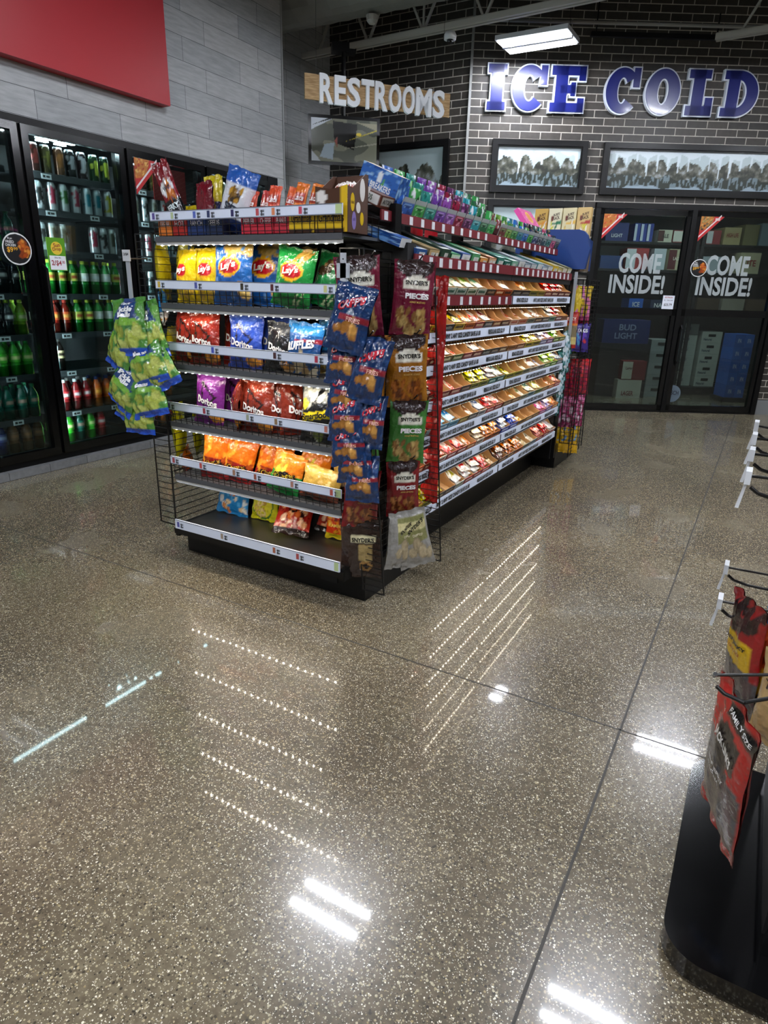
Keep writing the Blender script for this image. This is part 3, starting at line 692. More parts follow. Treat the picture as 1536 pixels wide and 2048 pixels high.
r = MB().box(.585, .715, -.04, -.037, 1.17, 1.315, C('dfe3ee')).build('price_notice', CARD, M=ICE); tag(r, 'white paper price notice taped beside the first door edge', 'notice')
flat_text(r, [('$23.79', .65, 1.215, .09, .03, '15151a'), ('30 PACK', .65, 1.295, .09, .016, 'b03030'), ('18 - 12oz cans', .65, 1.265, .1, .012, '555570')], lambda x, y: (x, -.0405, y))
XZ = RX(90)
round_decal('round fried chicken decal on the second glass door', ICE @ T((.93, -.035, 1.612)) @ XZ, .092)
tri_decal('pizza_decal', 'red triangular pizza decal on the first walk-in door', ICE @ T((-.19, -.035, 2.135)) @ XZ, .25, ['c8702a', 'c8442a', 'e8a46a'], 7)
tri_decal('pizza_decal', 'red triangular pizza decal on the second walk-in door', ICE @ T((.865, -.035, 2.135)) @ XZ, .25, ['6a5a3a', '2f2a20', 'a08a50', 'c8a060'], 8)

# ------------------------------------------------------------------ walk-in room behind
cw = mat('cooler_room_panel', '3f4a48', .45)
structure(MB().box(-1.6, -1.5, .12, 3.2, 0, 3.0).box(3.6, 3.7, .12, 3.2, 0, 3.0).box(-1.6, 3.7, 3.2, 3.3, 0, 3.0).build('wall_cooler_room', cw, M=ICE))
structure(MB().box(-1.6, 3.7, .12, 3.3, 2.6, 2.68).build('ceiling_cooler_room', cw, M=ICE))
r = empty('cooler_room_light', 'dim strip light under the walk-in room ceiling', 'ceiling light', ICE @ T((1.0, .55, 2.5)))
MB().box(-1.1, 1.1, -.06, .06, 0, .05).build('housing', WHITE, r); MB().box(-1.05, 1.05, -.045, .045, -.012, 0).build('diffuser', mat('cave_light', 'e2eeee', .4, emit=60), r)
def rack(s0, s1, y0, y1, zs, lab):
    r = empty('wire_rack', lab, 'shelving', ICE, 'racks in the walk-in room')
    for s in (s0, s1):
        for y in (y0, y1): MB().box(s-.02, s+.02, y-.02, y+.02, 0, 2.4).build('post', BLACKM, r)
    for z in zs: MB().box(s0, s1, y0, y1, z-.03, z).build('shelf', BLACKM, r)
rack(.1, 1.55, 1.5, 2.0, (1.12, 1.64, 1.98), 'black rack with beer packs seen through the first glass door')
rack(1.62, 2.95, 1.5, 2.0, (1.12, 1.62, 1.97), 'black rack with beer packs seen through the second glass door')
def case(name, lab, s0, s1, y0, y1, z0, z1, base, band=None, txt=None, tcol='e8e8e8', group='beer cases in the walk-in room', handle=False):
    o = MB().box(s0, s1, y0, y1, z0, z1, C(base)).build(name, CARD, M=ICE); tag(o, lab, 'box', group)
    if band: MB().box(s0-.0015, s0+(s1-s0)*.42, y0-.003, y0, z0+.01, z1-.01, C(band)).build('printed_panel', CARD, o)
    if handle: MB().box(s0+(s1-s0)*.32, s0+(s1-s0)*.68, y0-.004, y0-.001, z1-.07, z1-.035, C('151515')).build('hand_hole', CARD, o)
    if txt: flat_text(o, [(t, s0+(s1-s0)*cx, z0+(z1-z0)*cz, (s1-s0)*w_, (z1-z0)*h_, tcol) for t, cx, cz, w_, h_ in txt], lambda x, y: (x, y0-.005, y))
    return o
Y_ = 1.5
case('blue_beer_case', 'dark blue beer case on the top rack shelf beside the pizza decal', .33, .62, Y_, 1.8, 1.98, 2.2, '14256b', None, (('LIGHT', .5, .3, .5, .2),))
for i in range(3): case('blue_beer_pack', 'blue and white beer pack, %s of three on the top rack shelf' % ORD[i], .70+i*.085, .775+i*.085, Y_, 1.75, 1.98, 2.2, '1c3590', 'c8d0e0', None, 'e8e8e8', 'blue beer packs on the top rack shelf')
case('beer_carton', 'white beer carton with dark label on the top rack shelf', 1.02, 1.2, Y_, 1.8, 1.98, 2.13, 'c8c4b0', '4a1a18', (('ALE', .5, .5, .5, .3),), '1a1a1a')
case('beer_carton', 'red beer carton at the end of the top rack shelf', 1.22, 1.5, Y_, 1.8, 1.98, 2.13, '8c2028', 'd0ccc0')
case('beer_carton', 'red and silver beer carton on the second top rack shelf', 1.66, 1.84, Y_, 1.8, 1.97, 2.14, '8a3034', 'b8b8b8')
case('beer_carton', 'gold beer carton with red emblem on the second top rack shelf', 1.88, 2.1, Y_, 1.8, 1.97, 2.18, 'a29468', None, (('HIGH LIFE', .5, .55, .7, .25),), '7a1c1c')
case('beer_carton', 'tall olive beer carton on the second top rack shelf', 2.14, 2.33, Y_, 1.8, 1.97, 2.22, '6e6844')
case('beer_carton', 'tall grey blue beer carton on the second top rack shelf', 2.36, 2.6, Y_, 1.8, 1.97, 2.24, '6a7c82')
case('beer_carton', 'blue beer carton behind the first welcome lettering', .30, .6, Y_, 1.8, 1.64, 1.8, '1b3a70')
case('beer_carton', 'red and white beer carton behind the first welcome lettering', .64, .93, Y_, 1.8, 1.64, 1.9, 'a03034', 'd0d4d8')
case('beer_carton', 'tall white beer carton behind the first welcome lettering', 1.0, 1.16, Y_, 1.8, 1.64, 1.9, 'c0c6cc')
case('beer_carton', 'cream lager carton with maroon label on the middle rack shelf', 1.2, 1.44, Y_, 1.8, 1.64, 1.9, 'b8b090', '5a1c20', (('LAGER', .5, .55, .5, .16),), 'e8e0d0')
case('beer_carton', 'gold carton with red emblem on the second middle rack shelf', 2.15, 2.42, Y_, 1.8, 1.62, 1.88, 'b0a888', None, (('LITE', .5, .5, .6, .3),), '8a1c1c')
case('beer_carton', 'white carton on the second middle rack shelf', 1.66, 1.9, Y_, 1.8, 1.62, 1.82, '9aa2a8')
case('beer_carton', 'small bright blue carton on the lower rack shelf', .76, .95, Y_, 1.8, 1.12, 1.27, '1f5ab0', None, (('ICE', .5, .5, .5, .4),))
case('beer_carton', 'dark blue carton with white print on the lower rack shelf', 1.05, 1.4, Y_, 1.8, 1.12, 1.26, '1a2a48', None, (('NATTY', .5, .5, .7, .4),))
for i, s in enumerate((1.68, 2.02, 2.36)): case('beer_carton', 'brown carton, %s of three on the second lower rack shelf' % ORD[i], s, s+.3, Y_, 1.8, 1.12, 1.3, ('4a3c2c', '8c8676', '5a4a38')[i])
case('large_beer_crate', 'large dark blue beer crate with light lettering by the first door', .36, .98, 1.2, 1.5, .7, 1.0, '12235e', None, (('BUD', .52, .68, .36, .26), ('LIGHT', .5, .32, .48, .26)), '8f9cb8')
tag(MB().box(.33, 1.0, 1.15, 1.55, 0, .7).build('display_plinth', BLACKM, M=ICE), 'black plinth under the dark blue beer crate', 'plinth')
case('lager_case', 'maroon and white lager case, upper one of two', .62, .93, 1.0, 1.14, .245, .49, '7c2428', 'cfcab8', (('Lager', .28, .6, .3, .2),), '5a1c20')
case('lager_case', 'white lager case with maroon band, lower one of two', .58, .9, 1.0, 1.14, 0, .243, 'c4c0b0', None, (('LAGER', .45, .28, .5, .25),), '7a1c24')
for i in range(5): case('silver_beer_case', 'silver beer case with hand hole, %s from the floor in its stack' % ORD[i], 1.03, 1.3, 1.2, 1.5, .152*i, .152*i+.15, ('8e9492', '868c8a')[i % 2], None, None, 'e8e8e8', 'silver beer cases stacked behind the first door', True)
for i in range(6): case('white_beer_case', 'white natural beer case, %s up in the stack nearer the doors frame' % ORD[i], 1.6, 1.86, 1.7, 2.0, .1+.142*i, .1+.142*i+.14, 'bcc0b6', None, (('Natural', .35, .6, .45, .3), ('LIGHT', .35, .25, .3, .15)), '28324a', 'white beer cases stacked behind the second door')
for i in range(5): case('white_beer_case', 'white beer case with hand hole, %s up in the stack beside the blue cases' % ORD[i], 1.9, 2.18, 1.65, 1.95, .1+.152*i, .1+.152*i+.15, 'b2b6ac', None, (('Natural', .3, .3, .4, .22),), '28324a', 'white beer cases stacked behind the second door', True)
tag(MB().box(1.55, 2.2, 1.5, 2.1, 0, .1).build('pallet', BLACKM, M=ICE), 'low black pallet under the white beer cases', 'pallet')
for i in range(5):
    for j in range(2): case('blue_beer_box', 'bright blue beer box, %s up, %s column of the blue stack' % (ORD[i], ('inner', 'outer')[j]), 1.98+.125*j, 2.1+.125*j, .9, 1.2, .06+.162*i, .06+.162*i+.16, ('2a5cae', '2f66bc')[(i+j) % 2], None, (('IPA', .5, .5, .4, .34),), 'b8c8e0', 'bright blue beer boxes in the stack')
tag(MB().box(1.95, 2.25, .88, 1.22, 0, .06).build('stack_base', BLACKM, M=ICE), 'low black base under the bright blue beer stack', 'base')
o = MB().prism(disc_poly(.88, .22, .10), 0, .0015, C('5c6a76')).build('round_floor_decal', GLOSSCARD, M=ICE @ T((0, -.012, 0)) @ XZ); tag(o, 'round faded beer decal low on the second glass door', 'decal')
o.location = o.location
flat_text(o, [('BUSCH', .88, .23, .15, .05, '141c28')], lambda x, y: (x, y, .0022))
# ------------------------------------------------------------------ shelving
LEDM = mat('led_diode', 'fff3dd', .4, emit=LED_POWER)
LEDK = mat('led_diode_candy', 'fff0d8', .4, emit=LED_CANDY)
RAILW = mat('price_rail', 'b9c4da', .35)
PEG = None
def pegmat():
    m = mat('pegboard', '0c0c0d', .45); N, L = nodes(m); b = pbsdf(m)
    tc = N.new('ShaderNodeTexCoord'); v = N.new('ShaderNodeTexVoronoi'); v.inputs['Randomness'].default_value = 0; v.inputs['Scale'].default_value = 40; L.new(tc.outputs['Object'], v.inputs['Vector'])
    q = N.new('ShaderNodeMath'); q.operation = 'LESS_THAN'; q.inputs[1].default_value = .22; L.new(v.outputs['Distance'], q.inputs[0])
    mx = N.new('ShaderNodeMix'); mx.data_type = 'RGBA'; mx.inputs[6].default_value = (.006, .006, .006, 1); mx.inputs[7].default_value = (.05, .05, .05, 1); L.new(q.outputs[0], mx.inputs[0]); L.new(mx.outputs[2], b.inputs['Base Color'])
    return m
PEG = pegmat()
def perf_deck_mat():
    m = mat('perforated_deck', '262422', .3); N, L = nodes(m); b = pbsdf(m)
    tc = N.new('ShaderNodeTexCoord'); v = N.new('ShaderNodeTexVoronoi'); v.inputs['Randomness'].default_value = 0; v.inputs['Scale'].default_value = 26; L.new(tc.outputs['Object'], v.inputs['Vector'])
    q = N.new('ShaderNodeMath'); q.operation = 'LESS_THAN'; q.inputs[1].default_value = .14; L.new(v.outputs['Distance'], q.inputs[0])
    mx = N.new('ShaderNodeMix'); mx.data_type = 'RGBA'; mx.inputs[6].default_value = (*C('2b2927'), 1); mx.inputs[7].default_value = (.002, .002, .002, 1); L.new(q.outputs[0], mx.inputs[0]); L.new(mx.outputs[2], b.inputs['Base Color'])
    return m
DECK = perf_deck_mat()
def led_row(p0, p1, n, m=LEDM, parent=None, size=.0028):
    """row of small downward diodes on a thin strip"""
    p0, p1 = Vector(p0), Vector(p1); d = (p1-p0).normalized(); s = d.cross(Vector((0, 0, 1)))
    b = MB()
    a, c = p0, p1
    b.quad([a-s*.008+Vector((0, 0, .002)), a+s*.008+Vector((0, 0, .002)), c+s*.008+Vector((0, 0, .002)), c-s*.008+Vector((0, 0, .002))])
    strip = b.build('led_strip', WHITE, parent)
    e = MB()
    for i in range(n):
        p = p0+(p1-p0)*((i+.5)/n)
        e.quad([p-s*size-d*size, p-s*size+d*size, p+s*size+d*size, p+s*size-d*size])
    e.build('light_diode', m, strip)
    return strip
EX0, EX1, EY, EYB = -2.345, -1.39, 2.08, 2.44
ERAIL = [1.583, 1.314, 1.056, .788, .53]
def code_marks(b, x, y, z, h, rgb, face='y'):
    ink = C('30343c')
    b.box(x, x+.014, y-.001, y, z-h*.36, z+h*.36, rgb)
    for i in range(5):
        if i != 2: b.box(x+.022, x+.040, y-.001, y, z-h*.36+i*h*.12, z-h*.36+i*h*.12+h*.07, ink)
    b.box(x+.026, x+.030, y-.0012, y, z-h*.4, z+h*.2, ink)
def endcap():
    r = empty('end_cap_shelving', 'black end cap shelving unit filled with chip bags', 'shelving', T((-1.87, EYB, 0)))
    O = Vector((1.87, -EYB, 0)); M0 = T(O)
    def P(b, name, m, parent=r, sm=False): return b.build(name, m, parent, sm, M0 if parent is r else None)
    P(MB().box(-2.395, -1.325, 2.19, 2.62, 0, .155), 'base', BLACK)
    P(MB().box(-1.56, -1.47, 2.186, 2.19, .05, .1), 'base_cover_plate', BLACKM)
    b = MB(); b.box(EX0, EX1, EY+.012, EYB+.02, .155, .178); P(b, 'deck', DECK)
    b = MB(); b.box(EX0-.02, EX0, EY+.01, EYB, .12, .178).box(EX1, EX1+.02, EY+.01, EYB, .12, .178).box(EX0-.02, EX1+.02, EY+.002, EY+.014, .135, .165); P(b, 'deck_edge', BLACK)
    P(MB().box(EX0, EX1+.02, EYB, EYB+.02, .155, 1.62), 'pegboard', PEG)
    P(MB().box(EX0-.03, EX0, EYB-.01, EYB+.04, .155, 1.62), 'upright', BLACK); P(MB().box(EX1, EX1+.03, EYB-.01, EYB+.04, .155, 1.62), 'upright', BLACK)
    P(MB().box(-1.645, -1.60, EYB, EYB+.05, 1.4, 1.735), 'upright_post', BLACK)
    tags = {0: ('5d4f96', 'b8c8a0', '5a6ec0', '303a60', '303060', 'c05058', 'e08a60', 'c04860'), 1: ('d8b850', '5560a8', '3a3428', '5a2a30', 'd0d090'), 2: ('8a2a3c', '4a58b8', '4a2c30', 'b83a50'), 3: ('5a4f90', '9a3a48', 'a0a890', '8a7050', 'c07868'), 4: ('a84a50', 'c0504a', 'a07860', '9a5a48', 'b08070', 'c05a50')}
    for i, zr in enumerate(ERAIL):
        z = zr-.095
        sh = P(MB().box(EX0, EX1, EY+.02, EYB, z-.012, z).box(EX0, EX1, EY+.015, EY+.022, z-.022, z), 'shelf', mat('shelf_grey', '4e5054', .4))
        b = MB(); n = 27
        for k in range(n+1):
            x = EX0+(EX1-EX0)*k/n; b.bar((x, EY+.016, z-.002), (x, EY+.010, z+.085), .0016); 
            if i >= 2: b.bar((x, EY+.016, z), (x, EY+.09, z), .0014)
        b.bar((EX0, EY+.012, z+.04), (EX1, EY+.012, z+.04), .0018).bar((EX0, EY+.014, z+.012), (EX1, EY+.014, z+.012), .0018).bar((EX0, EY+.09, z+.001), (EX1, EY+.09, z+.001), .0016)
        for xx in (EX0, EX1):
            for kz in (.02, .045, .07): b.bar((xx, EY+.012, z+kz), (xx, EYB, z+kz), .0016)
        for k in range(8): 
            for xx in (EX0, EX1): b.bar((xx, EY+.05*k+.02, z), (xx, EY+.05*k+.02, z+.075), .0014)
        sh_w = b.build('wire_fence', WIRE, sh)
        rb = MB(); rb.box(EX0-.005, EX1+.01, EY, EY+.006, zr-.037, zr, C('dce5f6')).box(EX0-.005, EX1+.01, EY-.0012, EY, zr-.003, zr, C('6d7482')).box(EX0-.005, EX1+.01, EY-.0012, EY, zr-.037, zr-.034, C('6d7482')).box(EX1-.018, EX1+.008, EY-.0015, EY, zr-.034, zr-.003, C('b9cc94'))
        for j, tc_ in enumerate(tags[i]):
            nt_ = len(tags[i]); x = EX0+.01+(EX1-EX0-.08)*(j+ (.0 if j == 0 else .15*((j*7) % 3-1)))/max(1, nt_-1 if i else nt_)
            code_marks(rb, x, EY-.0005, zr-.0185, .034, C(tc_))
        rb.build('price_rail', CARD, sh)
        if i < 5:
            led_row((EX0+.01, EY+.021, z-.0365), (EX1-.01, EY+.021, z-.0365), 22, LEDM, sh)
            MB().box(EX0, EX1, EY+.019, EY+.023, z-.034, z-.012).build('led_lens', mat('led_lens', 'b6b6b2', .3), sh)
    rb = MB(); rb.box(EX0-.005, EX1+.005, EY-.004, EY+.004, .166, .212, C('dce5f6')).box(EX0-.005, EX1+.005, EY-.0052, EY-.004, .209, .212, C('6d7482')).box(EX1-.02, EX1, EY-.0055, EY-.004, .170, .208, C('b9cc94'))
    for j, (x, tc_) in enumerate(((-2.335, '5a5aa0'), (-2.05, 'a09080'), (-1.74, 'b06a50'), (-1.61, 'b05050'))): code_marks(rb, x, EY-.0045, .189, .036, C(tc_))
    P(rb, 'price_rail', CARD)
endcap()

def wire_panel(name, lab, M, wd, h, nx, nz, lean=0.0, group=None):
    b = MB()
    def q(x, z): return (x+lean*(1-z/h), 0, z)
    for i in range(nx+1):
        x = wd*i/nx; b.bar(q(x, 0), q(x, h), .0036 if i in (0, nx) else .0026, 5)
    for k in range(nz+1):
        z = h*k/nz; b.bar(q(0, z), q(wd, z), .0034 if k in (0, nz) else .0021, 4)
    o = b.build(name, WIRE, M=M); tag(o, lab, 'wire panel', group); return o
wire_panel('wire_grid_panel', 'black wire grid fin in front of the pretzel bags', T((-1.44, 2.155, .075)), .105, 1.365, 1, 48, .125)
wire_panel('wire_grid_panel', 'black wire grid fin behind the pretzel bags by the candy shelves', T((-1.40, 2.62, .075)), .125, 1.375, 1, 48, .11)
wire_panel('wire_grid_panel', 'black wire grid panel along the side of the end cap holding pretzel bags', T((-1.355, 2.16, .16)) @ RZ(90), .46, 1.28, 2, 44)
wire_panel('wire_grid_panel', 'black wire grid fin beside the pickle snack bags', T((-2.475, 2.10, .17)), .105, 1.33, 1, 44)
wire_panel('wire_grid_panel', 'black wire grid panel along the cooler side of the end cap', T((-2.372, 2.10, .17)) @ RZ(90), .33, 1.33, 1, 44)

# ------------------------------------------------------------------ main candy run
GX, SP = -1.27, -1.62
SEC = [(2.47, 3.60), (3.605, 4.82)]
ROWZ = [1.283, 1.126, .985, .825, .667, .508, .322]     # rail tops of the candy rows
REDR = mat('red_rail', '7a1420', .35)
def gondola():
    r = empty('candy_shelving', 'long black shelving run with lit slanted candy shelves and white price strips', 'shelving', T((SP, 3.64, 0))); M0 = T((-SP, -3.64, 0))
    def P(b, name, m, parent=r): return b.build(name, m, parent, False, M0 if parent is r else None)
    P(MB().box(-1.80, -1.45, 2.63, 4.9, 0, .24), 'base', BLACK)
    P(MB().box(-1.98, GX-.03, 2.63, 4.85, .24, .262), 'deck', BLACK)
    P(MB().box(SP-.02, SP+.01, 2.47, 4.85, .262, 1.42), 'back_panel', PEG)
    for y in (2.455, 3.6, 4.84): P(MB().box(SP-.03, SP+.03, y, y+.03, .2, 1.68), 'upright', BLACK)
    P(MB().box(-1.72, GX-.02, 4.825, 4.85, .1, 1.46), 'end_panel', BLACK)
    P(MB().box(-1.40, -1.285, 2.40, 2.47, 1.40, 1.475), 'bracket', BLACKM)
    P(MB().prism([(-1.72, 1.5), (-1.33, 1.475), (-1.33, 1.40)], -2.462, -2.456, M=RX(90)), 'side_plate', mat('blue_grey_steel', '5f6f8c', .4, .4))
    for si, (y0, y1) in enumerate(SEC):
        for ri, z in enumerate(ROWZ):
            m = RX(0)
            b = MB(); A = Matrix.Translation((GX, 0, z-.04)) @ RY(20)
            b.box(-.35, -.0, y0+.004, y1-.004, -.008, 0, M=A); sh = P(b, 'shelf', mat('shelf_dark', '1b1b1c', .4))
            rb = MB(); red = (ri == 0 and si == 0)
            rb.box(GX-.004, GX+.004, y0, y1, z-.045, z, C('6f1520') if red else C('dfe8fa'))
            if not red:
                rb.box(GX+.004, GX+.005, y0, y0+.012, z-.045, z, C('1c1c20')).box(GX+.004, GX+.005, y0, y1, z-.045, z-.042, C('3a3e46'))
            else:
                for k in range(9): rb.box(GX+.004, GX+.0052, y0+.03+k*.125+(k % 2)*.02, y0+.06+k*.125+(k % 2)*.02, z-.042, z-.006, C('d8dae0'))
            pr_ = rb.build('price_strip', CARD, sh)
            if not red:
                if si == 0: items = (('ANY 2 ANY SIZE CANDY SAVE $1.00', 2.96, .42), ('REGULAR SIZE $2.19', 3.40, .24)) + ((('KING SIZE $3.29', 2.60, .2),) if ri > 3 else ())
                else: items = (('KING SIZE $3.29', 3.78, .2), ('ANY 2 ANY SIZE CANDY SAVE $1.00', 4.19, .42), ('REGULAR SIZE $2.19', 4.61, .24))
                flat_text(pr_, [(t, c, z-.0225, wd, .027, '101114', {'bold': .045}) for t, c, wd in items], lambda x, y: (GX+.0062, x, y))
            b = MB()
            for k in range(int((y1-y0)/.03)): b.bar((GX-.012, y0+.015+k*.03, z-.046), (GX-.012, y0+.015+k*.03, z-.058), .002)
            b.bar((GX-.012, y0, z-.058), (GX-.012, y1, z-.058), .002); b.build('wire_edge', WIRE, sh)
            if ri < 6: led_row((GX-.016, y0+.02, z-.064), (GX-.016, y1-.02, z-.064), 30, LEDK, sh, .0034)
    # mint and gum shelves with red tag rails
    for si, (y0, y1) in enumerate(((2.44, 3.605), (3.61, 4.82))):
        z = 1.437; b = MB(); A = Matrix.Translation((GX-.005, 0, z-.04)) @ RY(18); b.box(-.34, 0, y0, y1, -.008, 0, M=A); sh = P(b, 'shelf', mat('shelf_dark', '1b1b1c', .4))
        rb = MB(); rb.box(GX-.009, GX-.001, y0, y1, z-.045, z, C('6f1520'))
        for k in range(12 if si else 10): rb.box(GX-.001, GX+.0002, y0+.03+k*.097, y0+.062+k*.097, z-.042, z-.006, C('d8dae0'))
        rb.build('tag_rail', CARD, sh)
        b = MB(); b.box(GX-.012, GX-.008, y0, y1, z-.075, z-.045); b.build('lower_edge', BLACKM, sh)
        led_row((GX-.016, y0+.02, z-.064), (GX-.016, y1-.02, z-.064), 30, LEDK, sh, .0034)
    for si, (y0, y1) in enumerate(((2.35, 3.59), (3.60, 4.78))):
        z = 1.592; X = -1.38; b = MB(); A = Matrix.Translation((X, 0, z-.035)) @ RY(22); b.box(-.26, 0, y0, y1, -.008, 0, M=A); sh = P(b, 'shelf', mat('shelf_dark', '1b1b1c', .4))
        rb = MB(); rb.box(X-.004, X+.003, y0, y1, z-.038, z, C('6f1520'))
        for k in range(11): rb.box(X+.003, X+.0042, y0+.02+k*.105, y0+.048+k*.105, z-.036, z-.005, C('d8dae0'))
        rb.build('tag_rail', CARD, sh)
    P(MB().box(-2.05, SP-.01, 2.5, 4.82, 1.40, 1.42), 'rear_shelf', BLACK)
    b = MB()
    for k in range(60): b.bar((SP-.02, 2.6+k*.037, 1.42), (SP-.02, 2.6+k*.037, 1.52), .0016)
    for zz in (1.45, 1.485, 1.52): b.bar((SP-.02, 2.5, zz), (SP-.02, 4.82, zz), .002)
    P(b, 'rear_wire_fence', WIRE)
gondola()

# far end cap
r = empty('end_cap_shelving', 'black far end cap with wire panels and hanging candy bags', 'shelving', T((-1.7, 5.1, 0))); M0 = T((1.7, -5.1, 0))
MB().box(-2.15, -1.28, 4.95, 5.5, 0, .19).build('base', BLACK, r, M=M0); MB().box(-2.1, -1.33, 4.92, 4.95, .1, 1.44).build('back_panel', BLACK, r, M=M0)
MB().box(-1.34, -1.30, 4.9, 4.96, .1, 1.47).build('upright', BLACK, r, M=M0); MB().box(-1.30, -1.27, 4.87, 4.9, .1, 1.4).build('corner_post', BLACK, r, M=M0)
MB().box(-2.1, -1.3, 4.96, 5.4, 1.44, 1.46).build('shelf', BLACK, r, M=M0)
bm_ = mat('blue_plastic', '1b3a78', .4)
pts = [(-1.72, 1.47), (-1.205, 1.47), (-1.185, 1.60), (-1.21, 1.69), (-1.235, 1.715), (-1.27, 1.725), (-1.72, 1.735)]
o = MB().prism(pts, -4.92, -4.88, M=RX(90)).prism([(4.92, 1.47), (5.35, 1.47), (5.35, 1.68), (4.92, 1.73)], -1.31, -1.28, M=YZ).build('header_panel', bm_); tag(o, 'plain blue plastic header panel at the far end of the candy run', 'panel')
wire_panel('wire_grid_panel', 'black wire grid fin at the far end of the candy run', T((-1.30, 5.0, .2)), .17, 1.2, 5, 42, .03)
wire_panel('wire_grid_panel', 'black wire grid side panel at the far end of the candy run', T((-1.185, 4.96, .1)) @ RZ(90), .34, 1.3, 4, 44, 0)
# ------------------------------------------------------------------ chip bags
CH = ['d9b25a', 'e6c67a', 'c89a45']
def lays(base, extra=()):
    return design(('f', base), *extra, ('e', -.05, .60, .62, .17, 'f2b81e'), ('e', -.05, .60, .55, .12, 'c8202a'))
YEL = 'e8c818'
def swoosh(c): return ('t', ((-.75, .42), (.75, .70), (.75, .60)), c)
DS = {}
DS['lays_yellow'] = (lays(YEL, (('b', -.8, .9, .08, .32, ['e9d27a', 'd8b03c'], 9, .22, .07, 2),)), [('Lay\'s', -.05, .60, .86, .15, 'f6f2ea', {'rot': 4, 'bold': .04})])
DS['lays_blue'] = (lays('1f5ca8', (('b', -.1, 1, .78, .97, CH, 10, .3, .09, 5), ('b', .1, .9, .1, .3, CH, 5, .25, .07, 6), ('n', 4, .42, '6fa0d8'))), [('Lay\'s', -.05, .60, .86, .15, 'f6f2ea', {'rot': 4, 'bold': .04})])
DS['lays_green'] = (lays('1f8a3e', (('b', .2, .8, .85, .98, CH, 4, .3, .08, 7), ('t', ((.2, .1), (.9, .42), (.5, .1)), 'bcd8a0'), ('z', 'u', 1, '1f8a3e')) if False else (('b', .2, .8, .86, .98, CH, 4, .3, .07, 7), ('t', ((.1, .05), (.75, .42), (.22, .05)), 'c8dca8'), ('t', ((.35, .05), (.9, .40), (.45, .05)), 'c8dca8'))), [('Lay\'s', -.05, .60, .86, .15, 'f6f2ea', {'rot': 4, 'bold': .04})])
DS['green_other'] = (design(('f', '157038'), ('b', -.6, .1, .6, .85, ['7a5a30', 'd8c890', '3a2a1a'], 5, .25, .07, 9), ('t', ((-.3, .05), (.6, .5), (-.15, .05)), 'c8dca8'), ('t', ((0, .05), (.8, .5), (.12, .05)), 'c8dca8')), [])
def dor(base, lite, tip='e07a20'):
    return design(('f', base), ('t', ((-.9, .98), (.9, .98), (.1, .72)), lite), ('t', ((-.5, .86), (.62, .56), (-.2, .12)), '1c1414'), ('t', ((-.36, .76), (.45, .56), (-.16, .24)), base), ('b', .1, .9, .05, .2, ['d08a30', 'b8601c'], 4, .24, .06, 3))
dt = lambda c='f4f0ec': [('Doritos', .02, .46, 1.35, .14, c, {'bold': .04, 'rot': -4}), ('NACHO', .3, .28, .5, .04, c)]
DS['dor_red'] = (dor('7c2218', '9c3424'), dt()); DS['dor_blue'] = (dor('2d4aa8', '4a68c8'), dt()); DS['dor_black'] = (dor('191a1d', '3a3c42'), dt()+[('BBQ', .35, .18, .5, .06, 'f0f0f0')])
DS['dor_purple'] = (dor('6d2478', '9a48a8'), dt()); DS['dor_rust'] = (dor('702416', '8c3420'), dt())
DS['ruf_blue'] = (design(('f', '1a4f8c'), ('r', -1, 1, .78, 1, '2f7cc0'), ('t', ((-1, .62), (1, .72), (1, .5)), '8c2030'), ('r', -1, 1, .5, .62, '1f4a86'), ('b', -.8, .8, .05, .3, ['d8c8a0', 'b89868', 'e8dcc0'], 9, .35, .09, 12)), [('RUFFLES', 0, .57, 1.5, .17, 'f0f0f4', {'bold': .05, 'rot': 5})])
DS['ruf_light'] = (design(('f', '2a86cc'), ('b', -1, 1, .75, 1, ['7cc0ea', '1c6ab0'], 9, .25, .05, 14), ('r', -1, 1, 0, .38, 'e6e8ea'), ('t', ((-1, .38), (1, .34), (0, .46)), '22406c'), ('b', -.8, .8, .05, .3, ['d8a840', 'e8c878', 'c88a30'], 9, .35, .09, 12)), [('RUFFLES', 0, .57, 1.55, .18, 'b8283a', {'bold': .09}), ('RUFFLES', 0, .575, 1.5, .16, 'f4f4f6', {'bold': .03})])
DS['ruf_sour'] = (design(('f', '2f5c94'), ('r', -1, 1, .5, .74, 'dfe4ee'), ('b', -.8, .8, .05, .4, ['4aa83a', '88c850', 'e0e0c0'], 8, .35, .1, 15)), [('RUFFLES', 0, .6, 1.55, .15, 'a8283a', {'bold': .06})])
DS['smartfood'] = (design(('f', '161718'), ('b', -.9, .9, .74, 1, ['e8e8e0', 'c8c8bc', '8a8c88'], 9, .3, .08, 16), ('e', -.75, .68, .24, .1, 'e0d040'), ('t', ((-.95, .36), (.95, .48), (.95, .62)), 'e2cc20'), ('t', ((-.95, .36), (-.95, .5), (.95, .62)), 'e2cc20'), ('b', -.2, .8, .06, .26, ['e8e0c0', 'c8c8a8', '8a9a50'], 6, .28, .08, 18)), [('Smartfood', 0, .49, 1.7, .12, '16161a', {'rot': 4, 'bold': .03})])
DS['cheet_orange'] = (design(('f', 'dd6a12'), ('n', 3.5, .25, 'f0962a'), ('r', -1, 1, 0, .42, '8e1a1c'), ('b', -.9, .9, .22, .42, ['2a120c', 'e8a030', 'b04818'], 8, .3, .06, 20)), [('Cheetos', 0, .33, 1.3, .14, '1c1210', {'bold': .05, 'rot': 6}), ('Cheetos', .02, .335, 1.15, .11, 'e8b23a', {'rot': 6})])
